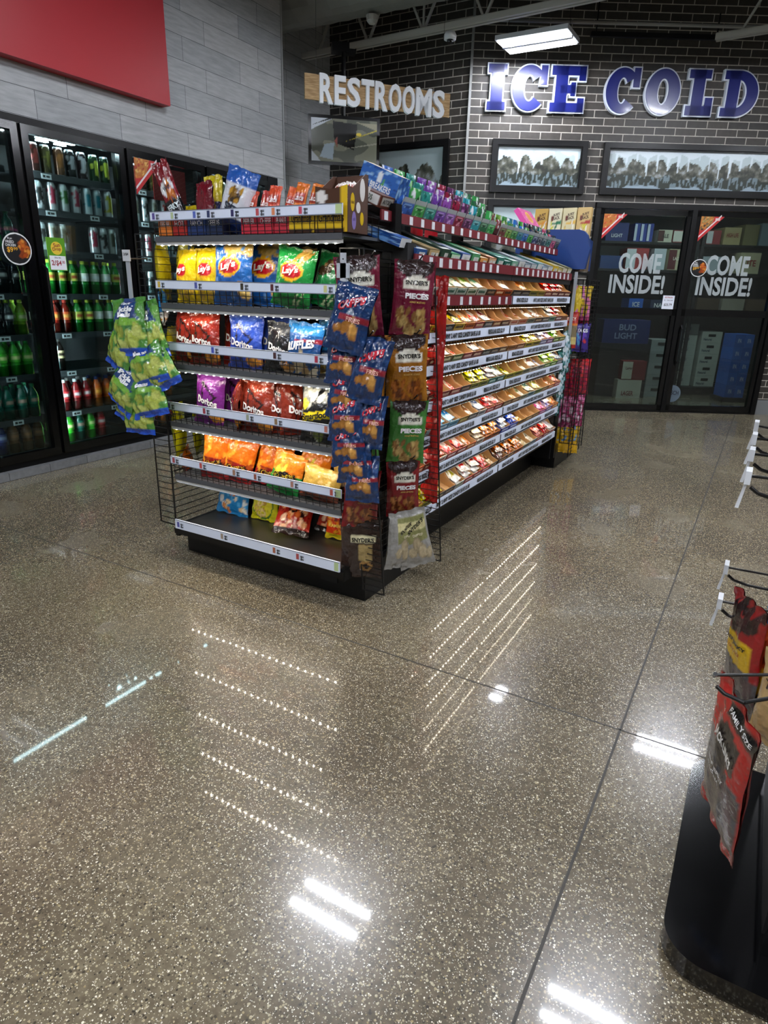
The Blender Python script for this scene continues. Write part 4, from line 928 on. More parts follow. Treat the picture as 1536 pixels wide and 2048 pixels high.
DS['cheet_green'] = (design(('f', 'e07a1c'), ('n', 3.5, .25, 'f2a03a'), ('r', -1, 1, 0, .52, '1c9440'), ('b', -.7, .7, .38, .54, ['1c1210', 'e8d040'], 6, .35, .06, 21)), [('Cheetos', 0, .47, 1.4, .15, '1c1210', {'bold': .05, 'rot': 6}), ('Cheetos', .02, .475, 1.2, .11, 'e8c83a', {'rot': 6})])
DS['fritos'] = (design(('f', 'c9a24a'), ('n', 3, .3, 'e8d08a'), ('r', -1, 1, 0, .34, '6e3420')), [('Fritos', 0, .4, 1.3, .14, 'f2ead8', {'bold': .05, 'rot': 4})])
DS['puffs'] = (design(('f', '1f7cc0'), ('b', -.8, .9, .1, .6, ['e8e4da', 'd88a50', 'cfd8e0', 'e0c8a0'], 16, .2, .06, 23), ('e', -.2, .9, .75, .14, 'e09020'), ('n', 5, .4, '4aa0dc')), [('Cheetos', -.15, .9, 1.1, .12, '2a1a10', {'bold': .04}), ('Puffs', .3, .78, .8, .09, '1c3a7a', {'bold': .04})])
DS['funyuns'] = (design(('f', 'c9c61a'), ('e', -.05, .42, .86, .4, '4a7a2a'), ('e', -.05, .42, .78, .36, 'd8d030'), ('b', -.6, .5, .15, .68, ['d8b860', 'e8d088', 'c09a40'], 12, .26, .09, 25), ('b', -.6, .5, .15, .68, ['d8d030'], 12, .1, .035, 25)), [('Funyuns', 0, .88, 1.5, .1, '4a7a2a', {'bold': .05, 'rot': 3})])
DS['funyuns_hot'] = (design(('f', 'c4c822'), ('r', -1, 1, 0, .74, 'a82a1c'), ('b', -.9, .9, .05, .66, ['e8a878', 'd86a30', '2a1210', 'f0c0a0', '8a1c14'], 26, .22, .08, 27), ('r', -1, 1, 0, .12, '221410')), [('Funyuns', 0, .86, 1.5, .13, '3a7a22', {'bold': .06, 'rot': 4})])
DS['flamin'] = (design(('f', 'c8b41a'), ('r', -1, 1, .14, .88, 'd83c14'), ('b', -.9, .9, .2, .85, ['f08a20', 'c81c10', 'e8a020', '8a1410'], 34, .12, .1, 29)), [("FLAMIN' HOT", 0, .35, 1.4, .09, 'f2d060', {'bold': .03})])
DS['spitz'] = (design(('f', 'd8dce2'), ('r', -1, 1, .74, 1, '2a5cae'), ('r', -1, 1, 0, .22, '1b2c58'), ('e', 0, .56, .36, .12, '3a2a18'), ('b', -.35, .35, .45, .68, ['8a6420', 'c09030'], 10, .12, .05, 31)), [('SPITZ', .05, .36, 1.2, .13, '1c2434', {'bold': .05, 'rot': -3})])
DS['jerky_red'] = (design(('f', '7a1820'), ('r', -1, 1, 0, .45, '141416'), ('e', 0, .62, .8, .12, 'dcdcdc'), ('b', -.5, .5, .45, .6, ['a0521c', 'c8701c'], 5, .3, .06, 33), ('e', .1, .14, .6, .1, 'c89070')), [('JERKY', 0, .34, 1.5, .1, 'cfe0e0', {'bold': .04}), ('Wild', 0, .62, .9, .07, '2a2a3a')])
DS['maroon_plain'] = (design(('f', '6a1420'), ('n', 3, .35, '7e1c28')), [])
DS['navy_plain'] = (design(('f', '1c2444'), ('n', 3, .35, '26305a')), [])
DS['yellow_plain'] = (design(('f', 'c8b81c'), ('n', 3, .35, 'b0a018')), [])
def pret(base, badge='e4e0d0', bits=('b08a50', '8a6030', 'c8a868')):
    return (design(('f', base), ('e', 0, .93, .9, .16, '2a1a1a'), ('r', -.55, .72, .64, .76, badge), ('e', .08, .76, .5, .04, badge), ('b', -.7, .75, .05, .34, list(bits), 40, .13, .05, 35)),
            [("SNYDER'S", .08, .715, 1.1, .06, '1a1a16', {'bold': .03}), ('PIECES', .15, .54, 1.2, .075, 'f2eef0', {'bold': .05}), ('HONEY MUSTARD', .2, .46, .8, .025, 'd8b060')])
DS['pret_maroon'] = pret('6e1430'); DS['pret_gold'] = pret('9c6418', bits=('8a4a18', 'a86020', '6a3410')); DS['pret_green'] = pret('3f7a34'); DS['pret_red'] = pret('7c1c20', bits=('9a5a30', 'b87840', '6a3418'))
DS['pret_brown'] = (design(('f', '2c1c16'), ('r', -.5, .75, .62, .74, 'd8d0a8'), ('r', -.1, .6, .3, .6, 'a08a58'), ('e', .25, .22, .3, .1, 'a07840'), ('e', .25, .22, .16, .05, '2c1c16')), [("SNYDER'S", .1, .68, 1.1, .07, '1a1a16', {'bold': .03})])
DS['pret_silver'] = (design(('f', '9a9894'), ('r', -.4, .9, .45, .9, '8a8a58'), ('r', -.4, .9, .66, .8, 'd8cf9a'), ('b', -.2, .9, .08, .4, ['b0a080', 'c0b090'], 4, .24, .12, 36)), [("SNYDER'S", .25, .73, 1.0, .07, '1a1a16', {'bold': .03, 'rot': 10}), ('DIPPED', .3, .58, .6, .04, 'e8e0c0')])
DS['pickle'] = (design(('f', '4c8a38'), ('n', 3, .3, '2f6a2e'), ('t', ((-.85, .58), (.85, .58), (.1, 1.25)), '26447a'), ('e', .05, .58, .8, .07, '78b03a'), ('b', -.8, .85, .15, .5, ['a8b848', 'b8c860', '9aa83c', 'c4d070'], 24, .19, .085, 37), ('r', -1, 1, 0, .12, '1c4fc0')),
                [('Pickle', .0, .80, .9, .1, 'f0f4f8', {'bold': .05}), ('Balls', .05, .70, .75, .09, 'f0f4f8', {'bold': .05}), ('Uncle', 0, .9, .6, .05, 'e0e8f0')])
DS['finger'] = (design(('f', '10305e'), ('n', 5, .3, '204478'), ('r', -.5, 1, .45, .55, '8e2230'), ('b', -.7, .5, .24, .46, ['c0843c', 'd8a050', 'a8702c'], 6, .16, .12, 39)), [])
DS['finger'] = (DS['finger'][0], [("CAPP'S", 0, .72, 1.3, .14, 'c82a3c', {'bold': .09, 'rot': 8}), ("CAPP'S", 0, .722, 1.22, .11, 'e8e4ea', {'bold': .03, 'rot': 8}), ('FRIES', .3, .48, .7, .07, 'e8b0a0', {'bold': .03})])
DS['cb_red2'] = (design(('f', 'a81c1c'), ('n', 3, .3, '8c1416')), [])
PB = {}
def P_bag(key, w, h, d, var=0, name='chip_bag', cat='bag', m=None, crump=.007):
    k = (key, w, h, d, var, name)
    if k not in PB:
        f, t = DS[key]; PB[k] = Proto(bag(name, '', cat, w, h, d, f, None, [tuple(x) if len(x) < 7 else x[:6]+(dict(x[6]),) for x in t], seed=var*1.73+len(key)*.37+1, m=m, crump=crump))
    return PB[k]
def xs(px): return -2.325+(px-322)*.00262
BZ = {k: ERAIL[k]-.095 for k in range(5)}
def putbag(key, px, shelf, w, h, d, lab, y=2.15, yaw=0, back=6, roll=0, var=0, z=None, name='chip_bag', dz=0):
    zz = (BZ[shelf] if z is None else z)+.003+dz
    M = T((xs(px), y, zz)) @ RZ(yaw) @ RY(roll) @ RX(-back)
    return P_bag(key, w, h, d, var, name).put(M, lab, 'bags on the end cap shelves')
# top shelf
putbag('jerky_red', 352, 0, .085, .30, .03, 'tall red and black jerky bag leaning at the end of the top shelf', 2.17, 10, 4, -24, name='jerky_bag', dz=.02)
putbag('yellow_plain', 338, 0, .13, .15, .05, 'yellow bag lying low behind the leaning jerky bag', 2.26, 12, 20, 0)
putbag('maroon_plain', 388, 0, .125, .215, .045, 'dark maroon bag standing on the top end cap shelf', 2.2, -14, 2, 0)
putbag('yellow_plain', 370, 0, .10, .255, .03, 'narrow yellow bag peeking over the dark maroon bag', 2.30, 5, 3, 0)
putbag('navy_plain', 424, 0, .12, .14, .05, 'dark navy bag between the maroon bag and the white seed bag', 2.22, 6, 8, 0)
putbag('spitz', 452, 0, .15, .24, .06, 'white and blue sunflower seed bag tilted on the top shelf', 2.17, 8, 2, 18, dz=.015, name='seed_bag')
# Lay's row
for i, (k, px, y, yaw, h, lab, var) in enumerate((('lays_yellow', 318, 2.26, -38, .235, 'yellow chip bag turned sideways at the wire end of its shelf', 1), ('lays_yellow', 350, 2.16, -14, .22, 'yellow chip bag beside the sideways one, logo turned aside', 0),
        ('lays_yellow', 335, 2.34, -8, .24, 'yellow chip bag behind at the cooler end of its shelf', 1), ('lays_yellow', 405, 2.15, 3, .225, 'yellow chip bag with red logo next to the big blue bag', 0), ('lays_blue', 460, 2.14, 3, .25, 'large blue chip bag with a red and yellow logo', 0),
        ('lays_blue', 492, 2.24, 10, .25, 'blue chip bag half hidden behind the large blue one', 0), ('lays_blue', 522, 2.33, 4, .24, 'blue chip bag in shade behind the green bag', 0), ('lays_green', 570, 2.15, 6, .225, 'green chip bag with red and yellow logo leaning over', 0), ('green_other', 618, 2.22, 10, .21, 'dark green chip bag tipped over beside the green one', 0))):
    putbag(k, px, 1, {'lays_blue': .20, 'lays_green': .18, 'green_other': .17}.get(k, .155), h, .065, lab, y, yaw, 6, (0, 0, 0, 0, 0, 3, 4, 9, 16)[i], var)
# Doritos row
for i, (k, px, y, yaw, w, h, roll, lab, var) in enumerate((('dor_red', 342, 2.16, -4, .17, .225, 3, 'dark red tortilla chip bag at the cooler end of the third row', 0), ('dor_red', 392, 2.14, 2, .175, .22, -2, 'dark red tortilla chip bag next to the blue one', 0), ('dor_red', 432, 2.24, 8, .165, .23, 0, 'dark red tortilla chip bag tucked behind the blue one', 1),
        ('dor_blue', 477, 2.15, 0, .19, .22, 0, 'blue tortilla chip bag with white lettering', 0), ('dor_blue', 516, 2.22, 8, .17, .22, 5, 'blue tortilla chip bag behind the black barbecue bag', 0), ('navy_plain', 500, 2.34, 0, .19, .25, 0, 'dark blue bag at the back of the third row', 1), ('dor_black', 548, 2.15, 4, .16, .2, 4, 'black barbecue tortilla chip bag', 0),
        ('ruf_blue', 594, 2.14, -6, .19, .205, 4, 'dark blue ridged chip bag in front of the light blue ones', 0), ('ruf_light', 634, 2.22, 0, .18, .225, 0, 'light blue ridged chip bag behind the dark blue one', 0), ('ruf_light', 668, 2.17, 6, .17, .22, -3, 'light blue ridged chip bag at the pretzel end of the third row', 0))):
    putbag(k, px, 2, w, h, .06, lab, y, yaw, 6, roll, var)
# purple and rust row
for i, (k, px, y, yaw, w, h, roll, lab, var) in enumerate((('dor_purple', 388, 2.15, 6, .165, .225, 3, 'purple tortilla chip bag in front at the cooler end', 0), ('dor_purple', 418, 2.25, 14, .16, .225, 2, 'purple tortilla chip bag behind the other purple one', 0), ('dor_rust', 450, 2.16, -48, .16, .22, 0, 'rust red tortilla chip bag turned edge on beside the purple ones', 0),
        ('dor_rust', 498, 2.14, 3, .175, .22, 0, 'rust red tortilla chip bag facing the aisle', 0), ('dor_rust', 487, 2.28, 0, .17, .235, 0, 'rust red tortilla chip bag at the back of its row', 1), ('dor_rust', 540, 2.19, 30, .16, .22, 0, 'rust red tortilla chip bag second past the facing one', 0), ('dor_rust', 566, 2.2, 55, .16, .22, 4, 'rust red tortilla chip bag turned away near the popcorn', 0), ('dor_rust', 590, 2.27, 10, .15, .22, 0, 'rust red tortilla chip bag half behind the popcorn bag', 1),
        ('smartfood', 624, 2.14, 4, .17, .225, 0, 'black and yellow popcorn bag', 0), ('ruf_sour', 672, 2.2, 4, .17, .215, 0, 'blue ridged chip bag with green print beside the popcorn', 0))):
    putbag(k, px, 3, w, h, .06, lab, y, yaw, 6, roll, var)
# orange row
for i, (k, px, y, yaw, w, h, roll, lab, var) in enumerate((('cheet_orange', 392, 2.15, 8, .15, .235, 4, 'orange puff bag at the cooler end of the orange row', 0), ('cheet_orange', 438, 2.16, 6, .17, .225, 12, 'orange puff bag leaning beside the first orange one', 1), ('cheet_orange', 430, 2.28, 0, .17, .24, 0, 'orange puff bag behind the leaning orange one', 0), ('cheet_orange', 478, 2.26, 2, .18, .235, 6, 'orange puff bag at the back of the middle', 1),
        ('cheet_orange', 500, 2.2, 20, .16, .2, 14, 'orange and red puff bag slumped before the green ones', 0), ('cheet_green', 548, 2.14, 4, .165, .19, 14, 'orange and green puff bag leaning in front', 0), ('cheet_green', 572, 2.22, 6, .16, .225, 20, 'orange and green puff bag upright behind', 0), ('fritos', 620, 2.15, 6, .19, .145, 10, 'gold corn chip bag slumped low on its shelf', 0), ('fritos', 662, 2.22, -8, .18, .185, -6, 'gold and brown corn chip bag behind the slumped one', 1))):
    putbag(k, px, 4, w, h, .06, lab, y, yaw, 8, roll, var)
# bottom deck
for (k, x, y, yaw, w, h, roll, back, lab, dz) in (('puffs', -2.235, 2.35, 4, .20, .235, 4, 12, 'bright blue cheese puff bag on the bottom deck', 0), ('navy_plain', -2.31, 2.40, 0, .12, .2, 0, 10, 'dark blue bag behind the bright blue puff bag', 0), ('funyuns', -2.035, 2.37, 2, .165, .215, 0, 10, 'yellow onion ring bag beside the blue puff bag', 0), ('funyuns', -1.875, 2.39, 8, .165, .215, -4, 10, 'yellow onion ring bag next to the fallen one', 0),
        ('funyuns_hot', -1.77, 2.235, 28, .175, .24, 10, 48, 'red and yellow onion ring bag fallen forward on the bottom deck', .02), ('funyuns_hot', -1.66, 2.40, 10, .16, .19, 8, 30, 'red and yellow bag lying behind the fallen one', .0), ('flamin', -1.565, 2.36, 6, .17, .20, 0, 8, 'red hot chip bag with flame print on the bottom deck', 0), ('flamin', -1.455, 2.38, 20, .12, .19, 0, 8, 'red and yellow bag half hidden at the end of the bottom deck', 0)):
    P_bag(k, w, h, .06, 0).put(T((x, y, .182+dz)) @ RZ(yaw) @ RY(roll) @ RX(-back), lab, 'bags on the end cap shelves')
# pretzel bags hung on the side, two columns
HK = MB()
COLS = ((-1.335, 2.15), (-1.265, 2.40))
for ri, (k, z, w, h) in enumerate((('pret_maroon', 1.13, .17, .285), ('pret_gold', .845, .18, .29), ('pret_green', .60, .165, .27), ('pret_red', .36, .15, .25))):
    nm = {'pret_maroon': 'maroon', 'pret_gold': 'amber gold', 'pret_green': 'green', 'pret_red': 'brick red'}[k]
    for ci, (x, y) in enumerate(COLS):
        for q in range(2):
            if q and ri == 3: continue
            M = T((x+(.0 if q == 0 else -.028), y+.0+q*.055, z+(.0 if ci == 0 else -.005)-q*.01)) @ RZ(34-q*16+ci*6) @ RY((-5, 4, -4, 3)[ri]*(1 if ci == 0 else -.6)) @ RX(2)
            P_bag(k, w, h, .045, ci, 'pretzel_bag').put(M, '%s pretzel pieces bag hanging in the %s column%s, %s from the top' % (nm, ('front', 'rear')[ci], ', behind another' if q else '', ORD[ri]), 'pretzel bags hung on the end cap side')
P_bag('pret_brown', .18, .27, .04, 0, 'pretzel_bag').put(T((-1.335, 2.17, .125)) @ RZ(26) @ RX(4), 'dark brown pretzel bag hanging lowest in front', 'pretzel bags hung on the end cap side')
P_bag('pret_silver', .15, .26, .045, 1, 'pretzel_bag').put(T((-1.245, 2.33, .13)) @ RZ(70) @ RY(4), 'silver pretzel bag hanging sideways behind the brown one', 'pretzel bags hung on the end cap side')
P_bag('pret_silver', .165, .275, .05, 0, 'pretzel_bag').put(T((-1.185, 2.42, .12)) @ RZ(42) @ RY(-14), 'silver pretzel bag hanging lowest at the outer corner', 'pretzel bags hung on the end cap side')
for ri, z in enumerate((1.40, 1.122, .86, .60)):
    for ci, (x, y) in enumerate(COLS):
        b = MB().path([(-1.36, y+.02, z+.012), (x+.03, y+.01, z+.012), (x+.05, y, z+.03)], .003, 6); tag(b.build('peg_hook', WIRE), 'black peg hook over the %s %s column pretzel bag' % (ORD[ri], ('front', 'rear')[ci]), 'hook', 'peg hooks on the end cap side')
o = MB().box(-1.400, -1.345, 2.075, 2.078, 1.335, 1.385).box(-1.385, -1.36, 2.075, 2.078, 1.30, 1.42).build('strip_hanger', mat('pale_plastic', 'b8bcc4', .35)); tag(o, 'pale plastic cross shaped hanger above the blue snack bags', 'hanger')
# hanging strip of blue snack bags
st = MB().box(-1.372, -1.352, 2.076, 2.079, .62, 1.33).build('clip_strip', CLEAR); tag(st, 'clear clip strip holding the blue snack bags', 'clip strip')
for i, (x, y, z, yaw, roll, w, h) in enumerate(((-1.325, 2.0, 1.085, 10, -12, .16, .235), (-1.345, 2.03, .96, 8, -2, .15, .19), (-1.255, 2.03, .905, 16, -11, .135, .235), (-1.345, 2.035, .835, 4, -3, .155, .19), (-1.32, 2.02, .75, 6, 4, .155, .18), (-1.24, 2.05, .73, 24, -5, .11, .2), (-1.305, 2.02, .652, 6, 6, .155, .17), (-1.285, 2.03, .585, 8, 4, .15, .17), (-1.255, 2.04, .515, 16, 3, .14, .18))):
    P_bag('finger', w, h, .055, i % 3, 'snack_bag', m=CLEARBAG, crump=.011).put(T((x, y, z)) @ RZ(yaw) @ RY(-roll) @ RX(-8), 'dark blue snack bag with finger shaped chips, %s from the top of the strip' % ORD[i], 'blue snack bags on a clip strip')
# hanging strip of pickle bags
st = MB().box(-2.425, -2.400, 1.995, 1.998, .64, 1.40).build('clip_strip', CLEAR); tag(st, 'clear clip strip holding the green pickle snack bags', 'clip strip')
o = MB().box(-2.435, -2.39, 1.99, 1.994, 1.385, 1.43, C('c8ccd0')).build('strip_tag', CARD); tag(o, 'small white tag at the top of the pickle bag strip', 'tag'); flat_text(o, [('2/$4', -2.412, 1.412, .03, .012, '333333')], lambda x, y: (x, 1.989, y))
for i, (x, y, z, yaw, roll, w, h) in enumerate(((-2.365, 1.93, 1.0, 2, -5, .20, .24), (-2.50, 1.95, .93, -10, 22, .18, .26), (-2.28, 1.98, .99, 30, -14, .15, .24), (-2.275, 1.95, .885, 10, -18, .20, .19), (-2.215, 1.985, .87, 20, -30, .16, .2), (-2.50, 1.94, .765, -8, 30, .19, .21), (-2.30, 1.955, .74, 12, -14, .19, .2), (-2.49, 1.97, .69, -6, 16, .19, .19), (-2.40, 1.965, .65, 8, -2, .17, .17))):
    P_bag('pickle', w, h, .075, i % 3, 'pickle_snack_bag', m=CLEARBAG, crump=.010).put(T((x, y, z)) @ RZ(yaw) @ RY(roll) @ RX(-8), 'green and blue pickle snack bag, %s from the top of its strip' % ORD[i], 'pickle snack bags on a clip strip')
# yellow bags hung beyond the cooler side grid
for i, (x, y, z, h) in enumerate(((-2.425, 2.20, 1.23, .26), (-2.43, 2.33, 1.22, .26), (-2.43, 2.22, .50, .25), (-2.43, 2.35, .48, .25), (-2.425, 2.22, .86, .25))):
    P_bag('yellow_plain' if i < 2 or i == 4 else 'funyuns', .15, h, .05, 2, 'chip_bag').put(T((x, y, z)) @ RZ(-60), 'yellow bag hung on the cooler side wire panel, %s from the aisle end, %s' % (ORD[i % 2], 'high' if i < 2 else 'low' if i < 4 else 'middle'), 'yellow bags on the cooler side wire panel')
P_bag('ruf_light', .15, .16, .05, 1, 'chip_bag').put(T((-2.42, 2.17, 1.12)) @ RZ(-40), 'light blue bag behind the wire panel under the yellow bags')
P_bag('cheet_orange', .14, .16, .05, 2, 'chip_bag').put(T((-2.45, 2.28, .36)) @ RZ(-50), 'orange bag hung lowest on the cooler side wire panel')

for i, (y, z) in enumerate(((2.66, 1.10), (2.66, .84), (2.66, .58), (2.665, .34))):
    P_bag('cb_red2', .09, .26, .03, 0, 'snack_pouch').put(T((-1.268, y, z)) @ RZ(10), 'plain red pouch hanging behind the far grid fin, %s from the top' % ORD[i], 'red pouches behind the grid fin')

tag(MB().path([(-2.412, 2.10, 1.40), (-2.412, 1.999, 1.395), (-2.412, 1.992, 1.40)], .003, 6).build('strip_hook', WIRE), 'small black hook carrying the pickle bag strip', 'hook')
tag(MB().path([(-1.372, 2.16, 1.40), (-1.372, 2.082, 1.395), (-1.372, 2.074, 1.40)], .003, 6).build('strip_hook', WIRE), 'small black hook carrying the blue snack bag strip', 'hook')
# ------------------------------------------------------------------ candy trays: local x across the shelf front (world +Y), local -y... front faces local -Y
def tray_mesh(w, d, hf, hb, front, side, seed=0, inner='c9a273'):
    """open carton; front at y=0, back at y=d; left/right sides slope up to the back"""
    b = MB(); f, s_, k = C(front), C(side), C(inner); t = .0032; e = w/2
    b.box(-e, e, 0, d, 0, t, k)
    b.box(-e, e, 0, t, 0, hf, f); b.box(-e+t, e-t, t, t+.0006, 0, hf, k)
    b.box(-e, e, d-t, d, 0, hb, f); b.box(-e+t, e-t, d-t-.0006, d-t, 0, hb, k)
    notch = .25*d
    for sx in (-1, 1):
        x0 = sx*e; x1 = sx*(e-t*.5); x2 = sx*(e-t)
        for xa, xb, cc in ((x0, x1, s_), (x1, x2, k)):
            P = [(0, 0), (d, 0), (d, hb), (d-notch*.4, hb), (notch, hf), (0, hf)]
            b.prism(P, min(xa, xb), max(xa, xb), cc, M=YZ)
    return b
def front_marks(b, w, hf, col, seed):
    rg_ = random.Random(seed); c = C(col)
    x = -w*.36
    while x < w*.34:
        q = rg_.uniform(.006, .014); b.box(x, x+q*.7, -.0008, 0, hf*.35, hf*(.6+.12*rg_.random()), c); x += q
TR = {}
def tray(w, front, side, mark, vi):
    k = (w, front, side, mark)
    if k not in TR:
        b = tray_mesh(w, .175, .034, .098, sat(front, 1.3, .85), sat(side, 1.15, .85), inner='b58a58'); front_marks(b, w, .036, mark, vi)
        o = b.build('candy_tray', CARD); tag(o, '', 'tray'); TR[k] = Proto(o)
    return TR[k]
BR = {}
def candy(col, art, L_, W_, H_, kind='candy_bar'):
    k = (col, art, L_, W_, H_, kind)
    if k not in BR:
        col, art = sat(col, 1.6, .86), sat(art, 1.6, .84)
        ds = design(('f', col), ('r', -.6, .6, .25, .75, art), ('n', 6, .42, 'f0ece4'), ('r', -1, 1, 0, .05, col), ('b', -.8, .8, .1, .9, [art, 'efe9dc', col], 9, .25, .06, len(k[0])+ord(col[0])+ord(art[1])))
        def f(u, v, s=1):
            pv = min(1, max(0, (v-.06)/.88)); q = math.sin(math.pi*pv)**.4 if 0 < pv < 1 else 0
            return (u*W_/2*(1-.05*q), v*L_, H_/2+s*(H_/2*q*(max(0, 1-abs(u)**3))**.6+.0008)+ (noise.noise(Vector((u*3, v*5, L_*50)))*.0016))
        b = MB(); b.grid(lambda u, v: f(u, v), 10, 14, ds); b.grid(lambda u, v: f(u, v, -1), 4, 6, lambda u, v: C(col), flip=True)
        o = b.build(kind, FOIL, smooth=True); tag(o, '', 'candy'); BR[k] = Proto(o)
    return BR[k]
# per row: (front, side, mark, wrapper, wrapper print, how many pieces)
K = 'b98a58'
S1 = [
 [('e6b8c4', 'd88aa4', 'c03a6a', 'f0d0da', 'd04a80', 2), ('f0f0ec', 'e8a8b8', 'a8404a', 'f4dce2', 'd06088', 2), ('d8e4d8', '8ab8a0', '2a5a48', 'dfe8d8', '6aa888', 2), ('d8e4d8', '8ab8a0', '2a5a48', 'e8ece0', '7ab890', 2), ('dfe4d0', '9ab890', '3a5a38', 'e8ecdc', 'a8c870', 2), ('e0e4d4', '98b8a8', '2a5a48', 'eeeede', '88b8a0', 2), ('4a3c30', K, 'a08060', K, K, 0), ('d06018', 'c85010', 'f0d0a0', 'e87020', 'f0a040', 1), ('c8601c', K, '2a1a10', 'e0dcd8', 'c8a890', 2)],
 [('c8961c', 'c8a028', '7a2a10', 'e8c030', 'c85a18', 3), ('e0c040', K, 'a03018', 'e8d8b0', 'd8b080', 1), ('1e1c1c', K, '8a8a80', K, K, 0), ('c8a418', K, '2a1a10', 'e8cc10', '1a1a1a', 2), ('c87a2c', K, '6a2a10', 'e89038', 'f0e0c0', 2), ('a03030', K, 'e0c0a0', 'd85a4a', 'f0e8e0', 2), ('3a3434', K, 'b0a8a0', 'c8c4c0', '8a3030', 2), ('8a4a18', K, 'e0c090', 'd07828', '5a2a10', 1), ('5a3018', K, 'c8b090', K, K, 0)],
 [('a83a1c', K, 'e0d0b0', 'e8c8a8', 'd86a2c', 1), ('8a2a20', K, 'e0c8a0', 'e0664c', 'f0d8c0', 1), ('6a5a28', K, 'd8d0a0', 'f0ece4', 'a87850', 2), ('5a6a3a', K, 'd8d8a8', 'e85a28', 'f0e0c8', 1), ('8a2a2a', K, 'd8b0a0', K, K, 0), ('7a3028', K, 'e0c0a0', 'd0ccc8', '5a2a20', 2), ('2c2420', K, '9a9a90', 'c8c0b8', '3a2a20', 1), ('2a2220', K, 'a09080', K, K, 0), ('6a4a2c', K, 'd0c0a0', K, K, 0)],
 [('c8a870', '8a8a30', '5a5a2a', 'e0d8cc', '4a4038', 3), ('6a2820', K, 'c8b090', 'ece4d8', '3a3430', 3), ('7a2018', 'a82818', 'c8a890', K, K, 0), ('9a2414', 'b83018', 'e0c0a8', 'e04a2c', 'f0e0d0', 1), ('3a2a24', K, 'a89080', K, K, 0), ('8a8a18', 'c8c020', '3a3a14', 'e8e020', '5a5a14', 3), ('8a8c20', 'c0bc28', '3a3a14', 'e8e428', '3a3a14', 3), ('1a6a60', '2a8878', 'd0e8e0', 'e8e4e4', 'b04858', 3), ('1c5a58', '2a7a70', 'c8e0d8', 'd8dcdc', '3a8a80', 2)],
 [('d87a2c', K, 'f0d0a0', 'e8a048', 'c85018', 2), ('b8c0c0', K, '6a8a9a', 'e8e8e4', 'a8c0c8', 1), ('5a8aa0', '6a9ab8', 'd0e0e8', '7ac0e8', 'e8f0f4', 2), ('8ab0c0', K, '3a6a80', 'b8dcec', '4a98c8', 2), ('8a7018', K, 'd8c878', K, K, 0), ('4a4440', K, 'b8b0a8', 'd8c8b8', 'a07858', 1), ('c8c4c0', K, '5a5a60', 'e0e0e4', '8a98b8', 2), ('b83028', 'c83a30', 'f0d0c8', 'e85a50', 'f4e4e0', 3), ('a02c28', 'b83a30', 'f0d0c8', 'e06a60', 'f4e4e0', 2)],
 [('d87848', K, 'f0d8b8', 'e87838', 'f0e0d0', 2), ('8a3c28', K, 'd8b090', 'ece8e4', 'c84828', 2), ('e0dcd4', K, '8a4838', 'e85838', 'f0ece4', 3), ('a03838', 'b84848', 'f0d8d0', 'e86a68', 'f4e8e0', 2), ('983430', 'b84848', 'f0d8d0', 'e87a70', 'f4e8e0', 2), ('c87020', K, 'f0d0a0', 'c87028', 'f0c080', 1), ('d8d0c4', K, '6a4a30', 'e8d8c0', '7a4a2a', 3), ('c8741c', 'c87820', '2a1810', 'e08828', '241814', 3), ('b86a1c', 'c87820', '2a1810', 'e89838', '241814', 3)],
 [('c8b428', K, '4a4a14', 'e8c8a8', 'b8a018', 2), ('a8a41c', K, '3a3a10', 'dcd838', '7a7a18', 3), ('241a16', '2c201a', 'c8b080', 'c8b020', '2a1c14', 2), ('2c211c', K, 'a09078', K, K, 0), ('c8ccc8', K, '8a8a5a', 'e8e8e4', 'a8a030', 2), ('a83028', K, 'e8d8d0', 'ece8e4', 'b83028', 3), ('a02c28', K, 'e8d8d0', 'e8e4e0', 'a83028', 3), ('c82c24', K, 'f0e0d8', 'd83028', 'f0e8e4', 3), ('5a4a30', K, 'b8a888', 'd8c0a0', '8a6a48', 1)]]
